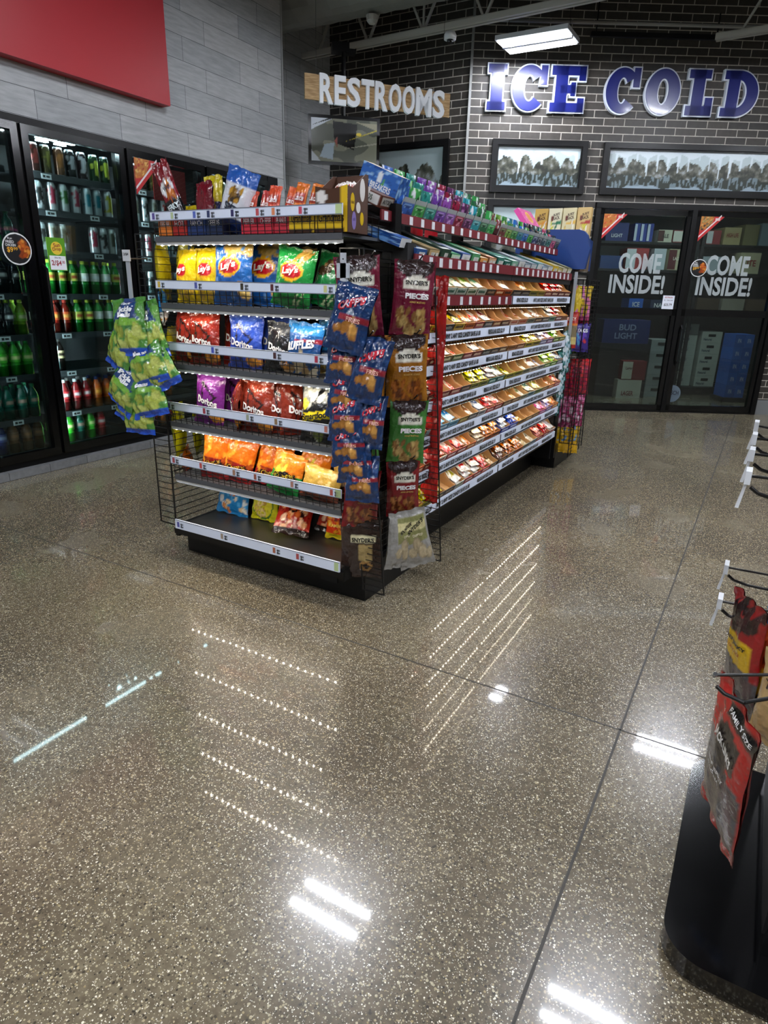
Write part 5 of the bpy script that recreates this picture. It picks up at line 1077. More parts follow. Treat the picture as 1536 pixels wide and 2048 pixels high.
S2 = [
 [('2c2218', K, '8a8070', K, K, 0), ('241c18', K, '8a8070', 'd8a878', 'a86a3a', 2), ('8a8018', 'a89820', '3a3a14', 'e8d040', 'a89018', 1), ('a89028', 'c0a030', '5a4a14', 'e8c858', 'c8a030', 1), ('8a3828', K, 'd8b898', 'e86048', 'f0c8a0', 3), ('6a2018', 'a82820', 'e8d0b8', 'd83030', 'f04040', 3), ('6a1c18', 'a82820', 'e8d0b8', 'c81828', 'e87060', 3), ('7a3020', K, 'e0c8a8', 'd8a878', '8a3020', 1)],
 [('e8c0a8', 'e0a890', 'b05838', 'f0d4c4', 'e08868', 1), ('d09878', K, 'a84828', 'ecd8c8', 'c87858', 1), ('8a8a78', K, '3a3a30', 'f0e0d0', 'a87850', 2), ('4a3020', 'a87850', 'c8a880', '7a4a2a', 'f0e8e0', 2), ('4a4038', K, 'c8c0b0', 'e8e4d8', '8a5a38', 1), ('8aa090', K, '3a5a48', 'ece8dc', '5a3a2a', 3), ('7a2020', K, 'e8d8d0', 'c82830', 'f0ece8', 3), ('a87850', K, '7a5030', K, K, 0)],
 [('a87848', K, '6a4828', K, K, 0), ('8a5a38', K, 'd8b890', K, K, 0), ('c8b418', 'd0bc20', '3a2a14', 'e8d418', '5a2a18', 3), ('a89c18', 'c8b820', '3a2a14', 'e8dc28', '3a2a18', 2), ('7a7a98', K, 'd8d8e8', 'ece8f0', 'a888c0', 3), ('8a5888', K, 'e8d8e8', 'e8c8e0', '6a58a8', 2), ('5a7a20', '78a828', 'e0f0b0', '8ad828', 'd8f080', 3), ('8a9048', K, 'e0e0b0', 'd8c8a0', '8aa838', 1)],
 [('a8a418', 'c8c020', '3a3a14', 'e8e018', '7a7a14', 1), ('98981c', 'b8b428', '3a3a14', K, K, 0), ('8a8a70', K, '4a4a38', 'e8e4d0', 'a89878', 1), ('c8c0b0', K, '6a5a48', 'ece4dc', 'a87868', 2), ('b8b8b0', K, '5a5a58', 'e0e0e4', '9898b0', 1), ('5a8830', '7aa838', 'e8f0c8', 'e0f0b8', '68a828', 3), ('6a9838', '88b848', 'e8f0c8', 'c8e858', 'f0f4e0', 3), ('8a8a90', K, 'd8d8e0', 'b8bcc8', '68708a', 2)],
 [('6a5030', K, 'b8a078', K, K, 0), ('8a6838', K, 'c8b088', 'd8c090', 'a88048', 1), ('b8b8a0', K, '5a5a40', 'e8e4d8', '98a078', 1), ('8aa0a0', K, '3a5a60', 'e4e0c8', '88a8a0', 2), ('8a9858', K, '4a5828', 'e8e0a0', '98a850', 2), ('8a7048', K, 'c8b088', K, K, 0), ('c87838', K, 'e8c898', 'd89858', 'a86030', 1), ('c86868', K, 'f0d0c8', 'e8a898', 'c85870', 2)],
 [('2c4aa0', '3058b8', 'd8e0f0', 'e4e8f0', '3058c0', 3), ('3058b0', K, 'd8e0f0', '3868d0', 'e8ecf4', 3), ('a88018', 'b89020', '3a2a14', 'd8a828', '5a3a14', 1), ('8a6828', K, 'd8b880', K, K, 0), ('7a5a30', K, 'c8a878', K, K, 0), ('c85898', 'd868a8', 'f0d0e8', 'f088c0', 'f0e8f0', 2), ('7868a8', 'd890c8', 'f0e0f0', 'e8d8f0', '5878c8', 3), ('c87018', 'd88020', 'f0d8a0', 'e89028', 'f0e0c0', 2)],
 [('3a2018', '4a2a1c', 'c89868', '5a3020', 'd89858', 3), ('4a2a18', '5a3420', 'd8a868', 'c87830', '2a1810', 3), ('b86820', 'c87828', '2a1810', 'e89848', '2a1a14', 3), ('8a8a78', K, '4a4a40', 'd8c8a8', '988868', 1), ('98a0a0', K, '4a5858', 'e4dcc8', 'a8a898', 1), ('b03028', K, 'f0d8d0', 'e8a8a0', 'c83028', 3), ('a82828', 'c03030', 'f0e0d8', 'd83830', 'f0ece8', 3), ('e0dcd8', 'e8e4e0', 'a83028', 'f4f0f0', 'd8d0d8', 2)]]
ROWN = ['top', 'second', 'third', 'fourth', 'fifth', 'sixth', 'lowest']
CN = [('white', (.8, .8, .8)), ('grey', (.45, .45, .45)), ('black', (.03, .03, .03)), ('red', (.55, .05, .04)), ('orange', (.75, .25, .05)), ('yellow', (.75, .62, .05)), ('green', (.1, .4, .08)), ('blue', (.05, .2, .6)), ('light blue', (.3, .6, .8)), ('purple', (.25, .1, .4)), ('pink', (.8, .35, .5)), ('brown', (.15, .07, .04)), ('tan', (.55, .38, .22)), ('cream', (.8, .72, .55)), ('teal', (.04, .3, .28)), ('lime', (.45, .7, .1)), ('olive', (.25, .22, .05)), ('maroon', (.2, .02, .03))]
def cname(h):
    c = C(h); return min(CN, key=lambda q: sum((a**.45-b_**.45)**2 for a, b_ in zip(c, q[1])))[0]
rg = random.Random(11); nb = 0
TILT = 25
SH = Matrix(((0, -1, 0, 0), (1, 0, 0, 0), (0, 0, 1, 0), (0, 0, 0, 1)))   # local x -> world Y, local y -> world -X
for si, (rows, (y0, y1)) in enumerate(zip((S1, S2), SEC)):
    for ri, row in enumerate(rows):
        z = ROWZ[ri]-.002; n = len(row); pw = (y1-y0-.01)/n; sect = ('near', 'far')[si]
        A = T((GX-.006, 0, z+.002)) @ RY(TILT)
        for i, (fr, sd, mk, wc, wa, cnt) in enumerate(row):
            yc = y0+.005+pw*(i+.5); w_ = round(pw-.006, 3)
            M = A @ T((0, yc, 0)) @ SH
            tray(w_, fr, sd, mk, i*7+ri).put(M, '%s fronted candy tray, %s along the %s candy shelf, %s section' % (cname(fr), ORD[i], ROWN[ri], sect), 'candy trays on the slanted shelves')
            if wc == K: continue
            for q in range(cnt):
                if nb >= 300: break
                if q == 0: ww, LL, ox, oy, oz, rz_ = w_*.80, .14, 0, .012, .004, rg.uniform(-4, 4)
                elif q == 1: ww, LL, ox, oy, oz, rz_ = w_*.78, .14, rg.uniform(-.006, .006), .016, .023, rg.uniform(-7, 7)
                else: ww, LL, ox, oy, oz, rz_ = w_*.78, .13, rg.uniform(-.008, .008), .034, .042, rg.uniform(-10, 10)
                ww = round(ww, 2)
                candy(wc, wa, LL, ww, .022).put(M @ T((ox, oy, oz)) @ RZ(rz_), '%s and %s wrapped candy in tray %s along, %s candy shelf, %s section' % (cname(wc), cname(wa), ORD[i], ROWN[ri], sect), 'wrapped candies in the trays'); nb += 1
# ------------------------------------------------------------------ mint boxes on the shelf under the gum (long flat cartons lying on the slope)
def lying_box(name, lab, x_of, yc, w_, L_, h_, M0, top, side, ends=None, txt=None, group='flat mint cartons'):
    ds = top
    b = MB(); b.box(-w_/2, w_/2, 0, L_, 0, h_, C(side)); o = b.build(name, CARD, M=M0 @ T((0, yc, 0)) @ SH); tag(o, lab, 'box', group)
    g = MB(); g.grid(lambda u, v: (u*w_/2, v*L_, h_+.0006), 12, 22, ds); g.build('lid_print', GLOSSCARD, o)
    b = MB(); rg_ = random.Random(int(yc*1000)); b.box(-w_/2+.003, w_/2-.003, -.0012, 0, .003, h_-.003, C(ends or side))
    for k in range(4): xx = rg_.uniform(-w_*.35, w_*.2); b.box(xx, xx+w_*.2, -.002, -.0012, h_*.3, h_*.7, C('e8ece8'))
    b.build('end_print', GLOSSCARD, o)
    if txt: flat_text(o, txt, lambda x, y: (x, y, h_+.0015))
    return o
A = T((GX-.012, 0, 1.437-.016)) @ RY(18)
ML = [('blue', '2a5a98', 'dfe8f0', '1f4a8c'), ('tan', 'c8b080', 'a89060', '6a5a38'), ('dark green', '2a4a38', 'd8e0d8', '1c3a2c'), ('pale green', 'c8e8c8', '48a868', '2a7848'), ('white and blue', 'e8ecf0', '3a68b0', '2a4a88'), ('green', '58a870', 'e0f0e0', '2c6a44'), ('orange', 'e8a858', 'f0d8b0', 'a86a28'), ('peach', 'e0b890', 'c87840', '8a5830'), ('teal', '3a8878', 'd0e8e0', '1c5a50'), ('dark teal', '1c6858', 'c8e0d8', '104438'), ('green and white', '8ac0a8', 'f0f4f0', '3a7a60'),
      ('white', 'e4e8e8', 'b0c0c8', '8a98a0'), ('silver white', 'd8e0e4', '98a8b0', '7a8890'), ('pale grey', 'ccd4d8', '8898a0', '6a7880'), ('white with teal', 'e8f0f0', '58a0a0', '4a8080'), ('pale blue', 'd0dce4', '88a8c0', '5a7890'), ('white and grey', 'dce0e0', 'a0a8a8', '7a8080'), ('yellow', 'e8c830', 'f0e8a0', 'b89818'), ('pale yellow', 'ece0a0', 'c8b040', '98883a'), ('cream', 'e8e4cc', 'b8b088', '88805a'), ('olive cream', 'd0cca0', '8a8858', '5a5838')]
for i, (nm, a_, b_, e_) in enumerate(ML):
    yy = 2.50+i*.112
    hh = .036+(i % 3)*.007
    lying_box('mint_carton', '%s flat carton, %s along the shelf under the gum' % (nm, ORD[i]), None, yy, .095, .25, hh, A @ T((0, 0, .001)) @ RY((i % 3-1)*1.0), design(('f', a_), ('b', -.8, .8, .2, .9, [b_, a_, e_], 8, .4, .07, i+3), ('r', -1, 1, .0, .1, b_)), e_, a_)
A2 = T((-1.388, 0, 1.582)) @ RY(22)
# gum cartons on the top shelf: front label, packs stepping up behind
def gum_carton(w_, base, dark, lite, nrows=3, ph=.098):
    k = ('g', w_, base, dark, nrows)
    if k in TR: return TR[k]
    b = MB(); b.box(-w_/2, w_/2, 0, .20, 0, .012, C('8a8a88')); b.box(-w_/2, w_/2, 0, .003, 0, .068, C('9aa09e')).box(-w_/2, -w_/2+.002, .003, .2, 0, .04, C(dark)).box(w_/2-.002, w_/2, .003, .2, 0, .04, C(dark))
    o = b.build('gum_carton', CARD); tag(o, '', 'box')
    lb = MB(); ds = design(('f', base), ('r', -1, 1, .72, 1, 'a8aeb0'), ('e', 0, .58, .8, .12, lite), ('e', 0, .56, .62, .07, dark), ('b', -.8, .8, .05, .4, [lite, base, dark], 8, .2, .08, len(base)+int(base[:2], 16)))
    lb.grid(lambda u, v: (u*(w_/2-.001), -.0008, v*.075), 14, 14, ds); lb.build('front_label', GLOSSCARD, o)
    for r_ in range(nrows):
        pk = MB(); d2 = design(('f', base), ('b', -.9, .9, 0, 1, [lite, dark, base, 'e8ecf0'], 10, .22, .1, r_+int(base[2:4], 16)))
        def f(u, v, s=1): return (u*(w_/2-.004), .022+r_*.052+.022*v-s*.008*math.sin(math.pi*v)**.5*(1-abs(u)**4), .012+v*ph+.018*r_)
        pk.grid(lambda u, v: f(u, v), 10, 12, d2); pk.grid(lambda u, v: f(u, v, -1), 4, 5, lambda u, v: C(dark), flip=True)
        pk.build('gum_pack', FOIL, o, True)
    TR[k] = Proto(o); return TR[k]
GL = [('blue', '2c5cae', '1a3a7a', '8ab0e0'), ('green', '3a9848', '1c5a2c', 'a8e0a8'), ('teal', '2c8a80', '145a54', '98d8d0'), ('purple', '6a3a98', '3c1c60', 'c0a0e0'), ('violet', '8a4aa0', '4a2460', 'd8b0e8'), ('maroon', '8a1c3c', '4a0c20', 'e090a8'), ('plum', '5c2858', '341438', 'b888b8'), ('sky teal', '2a98a8', '14606c', 'a0e0e8'), ('dark green', '2a6a44', '143c26', '98c8a8'), ('bright green', '3aa050', '1c6430', 'b0e8b8')]
for i, (nm, a_, d_, l_) in enumerate(GL):
    gum_carton(.098, a_, d_, l_, 3).put(A2 @ T((0, 2.50+.05+i*.104, .001)) @ SH, '%s gum carton, %s along the top gum shelf' % (nm, ORD[i]), 'gum cartons on the top shelf')
GL2 = [('maroon green', '7a3a3c', '4a1c20', '8ab078'), ('olive green', '6a9838', '3c5c1c', 'c8e098'), ('green', '3a8840', '1c5424', 'a8d8a0'), ('teal', '2a7a88', '144a54', '98c8d8'), ('blue', '2c6ab8', '183c74', '98c0f0'), ('leaf green', '3a9838', '1c6020', '98e090'), ('navy', '24345c', '101c38', 'c8d0e0'), ('black', '1c2024', '0c0e10', 'c0c8cc'), ('grey teal', '3c5c5c', '1c3434', 'c8dcdc'), ('dark teal', '1c6858', '0c3c34', 'a0d0c8'), ('rose', 'b03a5c', '701c38', 'f0a8c0'), ('dark mixed', '343c2c', '1c2018', 'a8a890')]
for i, (nm, a_, d_, l_) in enumerate(GL2):
    gum_carton(.094, a_, d_, l_, 2, .07).put(A2 @ T((0, 3.66+i*.0965, .001)) @ SH, '%s small gum carton, %s in the far half of the top gum shelf' % (nm, ORD[i]), 'small gum cartons on the top shelf')
# mint boxes at the near end
def closed_box(name, lab, M, w_, d_, h_, col, prints, front_txt=(), top_txt=()):
    o = MB().box(-w_/2, w_/2, 0, d_, 0, h_, C(col)).build(name, CARD, M=M); tag(o, lab, 'box')
    for face, ds in prints:
        g = MB()
        if face == 'front': g.grid(lambda u, v: (u*(w_/2), -.0007, v*h_), 20, 12, ds)
        elif face == 'top': g.grid(lambda u, v: (u*(w_/2), v*d_, h_+.0007), 20, 20, ds)
        elif face == 'side': g.grid(lambda u, v: (-w_/2-.0007, d_*.5-u*d_/2, v*h_), 26, 14, ds)
        g.build(face+'_print', GLOSSCARD, o)
    if front_txt: flat_text(o, front_txt, lambda x, y: (x, -.0016, y))
    return o
SIDE = lambda w_: (lambda x, y: (-w_/2-.0016, -x, y))
o = closed_box('mint_box', 'brown and white mint box at the near end of the top gum shelf', A2 @ T((-.012, 2.405, .012)) @ SH, .10, .155, .045, '4a2418', [('side', design(('f', '5a2c1c'), ('r', -.92, .88, .14, .88, 'e6e6e4'))), ('front', design(('f', '5a2c20'), ('r', -.85, .85, .2, .9, 'a8a49c')))], [('ALTOIDS', 0, .024, .07, .016, '3a3a38')])
flat_text(o, [('ALTOIDS', -.08, .023, .08, .02, '2a4a34', {'bold': .02})], SIDE(.10))
ib = A2 @ T((-.03, 2.52, .05)) @ SH
o = closed_box('mint_box', 'large blue mint box standing behind the brown and white one', ib, .075, .19, .085, 'b0a898', [('side', design(('f', '2c64b4'), ('b', -1, 1, 0, 1, ['6aa0e0', '1c4a94', '9ac8f0', '2c64b4'], 26, .16, .1, 44), ('e', .0, .62, .14, .26, 'e8f0f4'), ('t', ((.12, .3), (.3, .75), (.25, .3)), '5aa84a'))), ('front', design(('f', '2c64b4'), ('b', -1, 1, 0, 1, ['6aa0e0', '1c4a94', '9ac8f0'], 16, .2, .1, 45)))], [])
flat_text(o, [('ICE BREAKERS', -.10, .018, .14, .024, 'eef2f6', {'bold': .03})], SIDE(.075))
o = closed_box('mint_box', 'flat blue and white mint box jutting out at the near end below', T((GX-.03, 2.40, 1.455)) @ RY(18) @ SH, .085, .27, .035, 'd8dce0', [('side', design(('f', '2c64b4'), ('b', -1, 1, 0, 1, ['6aa0e0', '1c4a94', '9ac8f0'], 20, .2, .2, 46), ('e', -.2, .5, .15, .4, 'e8f0f4'))), ('top', design(('f', 'dfe4e8'), ('r', -1, 1, 0, .2, '2c64b4')))])
# pringles-like cans behind
for i, (y, c_, nm) in enumerate(((2.78, 'c85a30', 'orange'), (2.92, '1c8070', 'teal'), (3.04, '1c7868', 'teal'), (3.18, '141416', 'black'), (3.32, 'b01c24', 'red'), (3.5, 'c0202a', 'bright red'))):
    cc = C(c_); b = MB().lathe([(.036, 0, cc), (.037, .004, cc), (.037, .2, cc), (.038, .202, C('d8d8d8')), (.038, .21, C('d8d8d8'))], 20)
    o = b.build('chip_can', GLOSSCARD, M=T((-1.73, y, 1.421))); tag(o, '%s tall chip can behind the gum shelf, %s from the end cap' % (nm, ORD[i]), 'can', 'chip cans on the rear shelf')
    flat_text(o, [('Pringles', 0, .12, 1.3, .035, 'f0e8e0', {'bold': .04})], lambda x, y_: (.0385*math.cos(x-.35), .0385*math.sin(x-.35), y_))
for i, y in enumerate((3.75, 3.88, 4.0, 4.3)):
    o = MB().box(-.05, .05, -.035, .035, 0, .13, C(('6a5a40', '8a7a58', 'a89070', '384a78')[i])).build('snack_box', CARD, M=T((-1.74, y, 1.421))); tag(o, 'small snack box behind the far gum cartons, %s from the chip cans' % ORD[i], 'box', 'snack boxes on the rear shelf')
o = closed_box('gum_display_box', 'pink and yellow candy box lying behind the far gum cartons', A2 @ T((-.12, 4.42, .075)) @ SH @ RX(30), .26, .12, .03, 'd84a9a', [('top', design(('f', 'e0509c'), ('n', 7, .35, 'f4b0d0'), ('e', 0, .5, .4, .36, 'e8c040'), ('e', 0, .5, .3, .26, 'd88a30'))), ('front', design(('f', 'c82a50'), ('n', 7, .3, 'f0a0b8')))])
# tall snack boxes on the far end cap
for i, (x, t_, s_, acc, nm) in enumerate(((-1.62, 1.0, 'c8a050', 'd89030', 'gold'), (-1.515, 1.0, 'e0d8b8', '2c7a54', 'cream and green'), (-1.41, 1.0, 'd8cca0', 'e0b040', 'pale gold'), (-1.305, 1.0, 'd0b070', 'a82a28', 'gold and red'))):
    o = MB().box(-.048, .048, 0, .05, 0, .30, C(s_)).build('snack_carton', CARD, M=T((x, 5.08, 1.461+.13)) @ RX(-4)); tag(o, '%s upright snack carton in the row above the blue header panel' % nm, 'box', 'upright cartons on the far end cap')
    g = MB(); g.grid(lambda u, v: (u*.0475, -.0008, v*.30), 12, 26, design(('f', s_), ('t', ((-1, .62), (1, .74), (1, .62)), acc), ('r', -.8, .8, .3, .4, acc), ('b', -.8, .8, .38, .6, [acc, 'f0ece0', 'd8d040'], 5, .4, .04, i+50), ('r', -.55, -.2, .7, .84, '7a2a1c'))); g.build('front_print', GLOSSCARD, o)
    flat_text(o, [('JUST', .01, .255, .05, .022, '3a1c14', {'bold': .03, 'rot': 12}), ('CRACK', .005, .232, .06, .022, '3a1c14', {'bold': .03, 'rot': 12})], lambda x, y_: (x, -.002, y_))
o = MB().box(0, .42, 0, .12, 0, .125, C('6a5a48')).build('carton_riser', CARD, M=T((-1.67, 5.06, 1.461))); tag(o, 'brown riser under the upright snack cartons', 'riser')
# ------------------------------------------------------------------ items on the top end cap shelf
zt = BZ[0]+.003
def top_pack(i, x, y, w_, h_, col, art, nm, roll, txt='KitKat'):
    P_ = design(('f', col), ('r', -1, 1, .2, .45, art), ('r', -.8, .8, .6, .82, 'b0402c'), ('b', -.8, .8, .2, .5, [art, col], 6, .4, .06, i))
    DS['pk%d' % i] = (P_, [(txt, 0, .71, 1.3, .12, 'f4e8e0', {'bold': .03})])
    P_bag('pk%d' % i, w_, h_, .022, 0, 'cookie_pack', crump=.003).put(T((x, y, zt)) @ RZ(rg.uniform(-12, 12)) @ RY(roll) @ RX(-10), nm, 'wafer and cracker packs on the top end cap shelf')
for i, (px_, col, art, nm, roll, h_) in enumerate(((487, 'c8462c', 'e8a050', 'red cracker pack, first beside the seed bag', 4, .155), (509, 'b83a34', '8a2020', 'dark red cracker pack, second past the seed bag', 6, .155), (531, 'd8502c', 'e07830', 'orange red cracker pack, third past the seed bag', 3, .17), (553, 'd86030', 'e89048', 'orange red cracker pack, fourth past the seed bag', 12, .165), (575, 'e07828', 'f0b060', 'orange cracker pack, fifth past the seed bag', 8, .175), (597, 'e08030', 'f0c070', 'orange cracker pack, sixth past the seed bag', 8, .17))):
    top_pack(i, xs(px_)+.0, 2.17+(i % 2)*.015, .058, h_+.012, col, art, nm, roll, 'Lance')
for i in range(7):
    top_pack(10+i, -1.585+i*.018, 2.25+.008*i, .05, .19, 'e4dcd8', 'c83a34', 'white and red cookie pack, %s in the slanting row by the cookie boxes' % ORD[i], 12, 'REESE')
def cookie_box(x0, x1, lab, dp=.2):
    o = MB().box(x0, x1, 2.10, 2.10+dp, 0, .085, C('4a2a18')).build('cookie_carton', CARD, M=T((0, 0, zt))); tag(o, lab, 'box', 'cookie cartons on the top end cap shelf')
    g = MB(); w2 = (x1-x0)/2; g.grid(lambda u, v: ((x0+x1)/2+u*w2, 2.0992, v*.085), 16, 10, design(('f', 'd8b41c'), ('r', -1, 1, 0, .14, '4a2a18'), ('r', .85, 1, 0, 1, 'c8a418'))); g.build('front_print', GLOSSCARD, o)
    flat_text(o, [("Grandma's", (x0+x1)/2, .05, (x1-x0)*.8, .032, '3a2012', {'bold': .02})], lambda x, y_: (x, 2.0982, y_))
    return o
cookie_box(-1.63, -1.515, 'yellow and brown cookie carton beside the red packs'); 
o = cookie_box(-1.51, -1.371, 'tall brown and yellow cookie carton at the outer corner of the top shelf', .135)
pp = [(2.10, 0), (2.235, 0), (2.235, .20), (2.215, .20), (2.13, .145), (2.10, .15)]
sd = MB().prism(pp, -1.371, -1.369, C('4a2c1a'), M=YZ).prism(pp, -1.51, -1.508, C('4a2c1a'), M=YZ).box(-1.51, -1.369, 2.233, 2.235, 0, .20, C('4a2c1a')); sd.build('raised_side', CARD, o)
sp = MB()
for (y_, z_, r1, r2, c_) in ((2.13, .10, .013, .030, 'd8b41c'), (2.195, .145, .017, .038, 'e0dcd8'), (2.168, .085, .014, .018, 'e0dcd8'), (2.14, .04, .014, .03, '8a78b8'), (2.193, .05, .012, .022, 'd8b41c')):
    sp.prism([(y_+r1*math.cos(a*.314), z_+r2*math.sin(a*.314)) for a in range(20)], -1.369, -1.3683, C(c_), M=YZ)
sp.build('side_print', GLOSSCARD, o)
flat_text(o, [('soft', 2.14, .045, .018, .012, '4a3a78'), ('baked', 2.13, .10, .018, .012, '6a4a18')], lambda x, y_: (-1.368, x, y_))
g = MB(); g.grid(lambda u, v: (-1.4395+u*.069, 2.0985, .085+v*(.055+.012*abs(u))), 12, 10, design(('f', '4a2c1a'), ('e', -.6, .5, .3, .4, 'e0dcd8'), ('r', .55, 1, 0, 1, 'd8b41c'))); g.build('raised_front', GLOSSCARD, o)
for i in range(4): P_bag('pk16', .06, .075, .03, 0, 'cookie_pack').put(T((-1.485+i*.03, 2.19, zt+.11)) @ RZ(i*20-20) @ RX(-30), 'red and silver cookie pack in the tall corner carton, %s across' % ORD[i], 'wafer and cracker packs on the top end cap shelf')
for i, (x0, x1, c_, tx, nm) in enumerate(((-2.33, -2.25, 'd87828', 'ORIGINAL', 'orange and white carton low behind the top rail'), (-2.245, -2.165, 'b02820', 'HOT', 'red carton low behind the top rail'), (-2.16, -2.06, '1c3468', 'RANCH', 'navy carton low behind the top rail'), (-2.055, -1.97, '16284c', 'SEEDS', 'dark blue carton low behind the top rail'), (-1.87, -1.79, 'c8283c', 'PEPPER', 'red carton third from the cookie cartons'), (-1.785, -1.71, 'c8283c', 'CHEESE', 'red carton second from the cookie cartons'), (-1.705, -1.635, 'b82838', 'PEANUT', 'red carton right beside the first cookie carton'))):
    nm = nm.replace(' right beside', ' touching')
    o = MB().box(x0, x1, 2.105, 2.15, 0, .07, C(c_)).build('snack_carton', CARD, M=T((0, 0, zt))); tag(o, nm, 'box', 'low cartons on the top end cap shelf')
    flat_text(o, [(tx, (x0+x1)/2, .045, (x1-x0)*.7, .02, 'e8e4e0')], lambda x, y_: (x, 2.104, y_))
# ------------------------------------------------------------------ far end hanging bags
def hung(key, x, y, z, w, h, yaw, lab, roll=0, d_=.035, nm='candy_bag'):
    P_bag(key, w, h, d_, 0, nm).put(T((x, y, z)) @ RZ(yaw) @ RY(roll), lab, 'candy bags at the far end')
DS['cb_yellowpink'] = (design(('f', 'e0c030'), ('n', 2.5, .1, 'e080b0'), ('r', -1, 1, 0, .12, 'd85a90')), []); DS['cb_purple'] = (design(('f', '3a2a80'), ('b', -.7, .7, .1, .6, ['4a8ac0', 'c83a4a', '6a4ac0'], 6, .4, .09, 3)), [('TAKIS', 0, .76, 1.4, .14, 'e0e0f0', {'bold': .05})])
DS['cb_red'] = (design(('f', 'a82820'), ('r', -1, 1, .3, .62, '7a7058'), ('r', -1, 1, .62, .7, 'd87830'), ('r', -1, 1, .1, .3, 'c8b878')), [('JERKY', 0, .8, 1.4, .12, 'f0d8c8')]); DS['cb_pinkred'] = (design(('f', '8a1c3c'), ('n', 4, .15, 'c02a30'), ('r', -1, 1, .85, 1, 'c0202a')), [])
DS['cb_magenta'] = (design(('f', '8a2450'), ('n', 4, .1, 'd070a0'), ('b', -.8, .8, .1, .9, ['e0b0c8', 'e8d0e0'], 8, .2, .08, 4)), []); DS['cb_yellow'] = (design(('f', 'c8a018'), ('n', 3, .2, '6a90b0'), ('r', -1, 1, 0, .45, 'e0b020')), []); DS['cb_teal'] = (design(('f', '1c5a58'), ('n', 3, .15, '9ac0d0'), ('b', -.8, .8, .1, .9, ['d8e4ec', 'a8c0d0', '2a7a78'], 8, .35, .08, 6)), []); DS['cb_green'] = (design(('f', '5a7a20'), ('n', 3, .2, '98b840')), [])
hung('cb_yellowpink', -1.225, 5.02, 1.12, .13, .24, 30, 'yellow and pink candy bag hanging high on the far panel'); hung('cb_yellow', -1.30, 5.03, 1.14, .13, .22, 0, 'yellow candy bag behind the far wire fin, high'); hung('cb_pinkred', -1.24, 5.06, 1.06, .14, .10, 20, 'small red bag below the yellow and pink one')
hung('cb_purple', -1.195, 4.98, .90, .12, .20, 26, 'purple bag with pale lettering on the far panel'); hung('cb_green', -1.29, 5.03, .88, .12, .2, 0, 'green candy bag behind the far wire fin'); hung('cb_red', -1.255, 4.88, .93, .10, .25, 10, 'red and tan jerky pack hanging on the near side of the far fin')
hung('cb_pinkred', -1.26, 5.03, .56, .17, .28, 14, 'dark pink candy bag in the middle of the far panel'); hung('cb_pinkred', -1.19, 5.08, .58, .15, .26, 40, 'dark pink and red candy bag at the outer side of the far panel')
hung('cb_magenta', -1.265, 5.03, .32, .16, .24, 12, 'magenta candy bag low on the far panel'); hung('cb_magenta', -1.20, 5.08, .33, .14, .24, 36, 'magenta and pale candy bag at the outer side, low'); hung('cb_yellow', -1.27, 5.03, .12, .15, .2, 8, 'yellow candy bag at the bottom of the far panel'); hung('cb_yellow', -1.20, 5.08, .11, .12, .22, 40, 'yellow and blue candy bag at the bottom outer side of the far panel')
for i in range(8): hung('cb_teal', -1.262+.006*(i % 3)-.006*i, 4.862, .94-.065*i-.06, .085, .17, 20+(i % 3)*14, 'teal and white snack pouch, %s down the far clip strip' % ORD[i], -10)
st = MB().box(-1.262, -1.240, 4.855, 4.858, .85, 1.45).build('clip_strip', CLEAR); tag(st, 'clear clip strip on the far end panel', 'clip strip')
# ------------------------------------------------------------------ jerky rack by the viewer
r = empty('peg_rack', 'black spinner rack with peg hooks and a rounded black base', 'rack', T((.5, 1.5, 0)))
def rr(x0, x1, y0, y1, rad, n=8):
    P = []
    for cx, cy, a0 in ((x1-rad, y1-rad, 0), (x0+rad, y1-rad, 90), (x0+rad, y0+rad, 180), (x1-rad, y0+rad, 270)):
        for i in range(n+1): a = R(a0+90*i/n); P.append((cx+rad*math.cos(a), cy+rad*math.sin(a)))
    return P
M0 = T((-.5, -1.5, 0))
MB().prism(rr(.034, .98, 1.108, 1.80, .085), .012, .06).build('base', mat('rack_base_black', '060607', .14, coat=.4), r, M=M0)
MB().prism(rr(.045, .97, 1.118, 1.79, .08), 0, .012).build('base_foot', BLACKM, r, M=M0)
MB().box(.212, .80, 1.20, 1.775, .06, 1.35).build('display_body', BLACK, r, M=M0)
MB().box(.207, .212, 1.215, 1.76, .1, 1.33).build('peg_panel', PEG, r, M=M0)
PEGS = [(1.30, 1.00, 1), (1.50, 1.00, 1), (1.68, 1.00, 1), (1.86, 1.00, 1), (1.50, .665, 1), (1.72, .665, 1), (1.10, .70, 0)]
wm = mat('peg_steel', '0b0b0c', .28)
for i, (y, z, lab) in enumerate(PEGS):
    x0 = .015 if i < 6 else .026; yb = min(y, 1.74) if y > 1.2 else 1.22
    k = empty('peg_hook', ('black peg hook with price holder, %s along the upper row' % ORD[i]) if i < 4 else ('black peg hook with price holder, near one of the lower row', 'black peg hook with price holder, far one of the lower row', 'black peg hook with a T shaped end holding the big jerky bag')[i-4], 'hook', T((x0, y, z)), 'peg hooks on the jerky rack')
    b = MB(); b.path([(.0, 0, 0), (.10, (yb-y)*.5, .002), (.207-x0, yb-y, .004)], .0028, 8); b.build('price_arm', wm, k)
    b = MB(); b.path([(.006, 0, -.020), (.02, 0, -.030), (.05, 0, -.036), (.11, (yb-y)*.5, -.036), (.207-x0, yb-y, -.036)], .0035, 8); b.build('hook_wire', wm, k)
    if lab:
        b = MB(); b.box(-.006, .004, -.02, .02, -.012, .012, C('d8dce0')); b.prism([(-.004, -.012), (0, -.012), (-.006, -.06), (-.012, -.06)], -.008, .008, C('c8ccd2'), M=RX(90)); b.build('price_holder', mat('pale_holder', 'd4d8dc', .3), k)
    else: MB().bar((0, -.022, .014), (0, .022, -.014), .0035, 8).build('end_bar', wm, k)
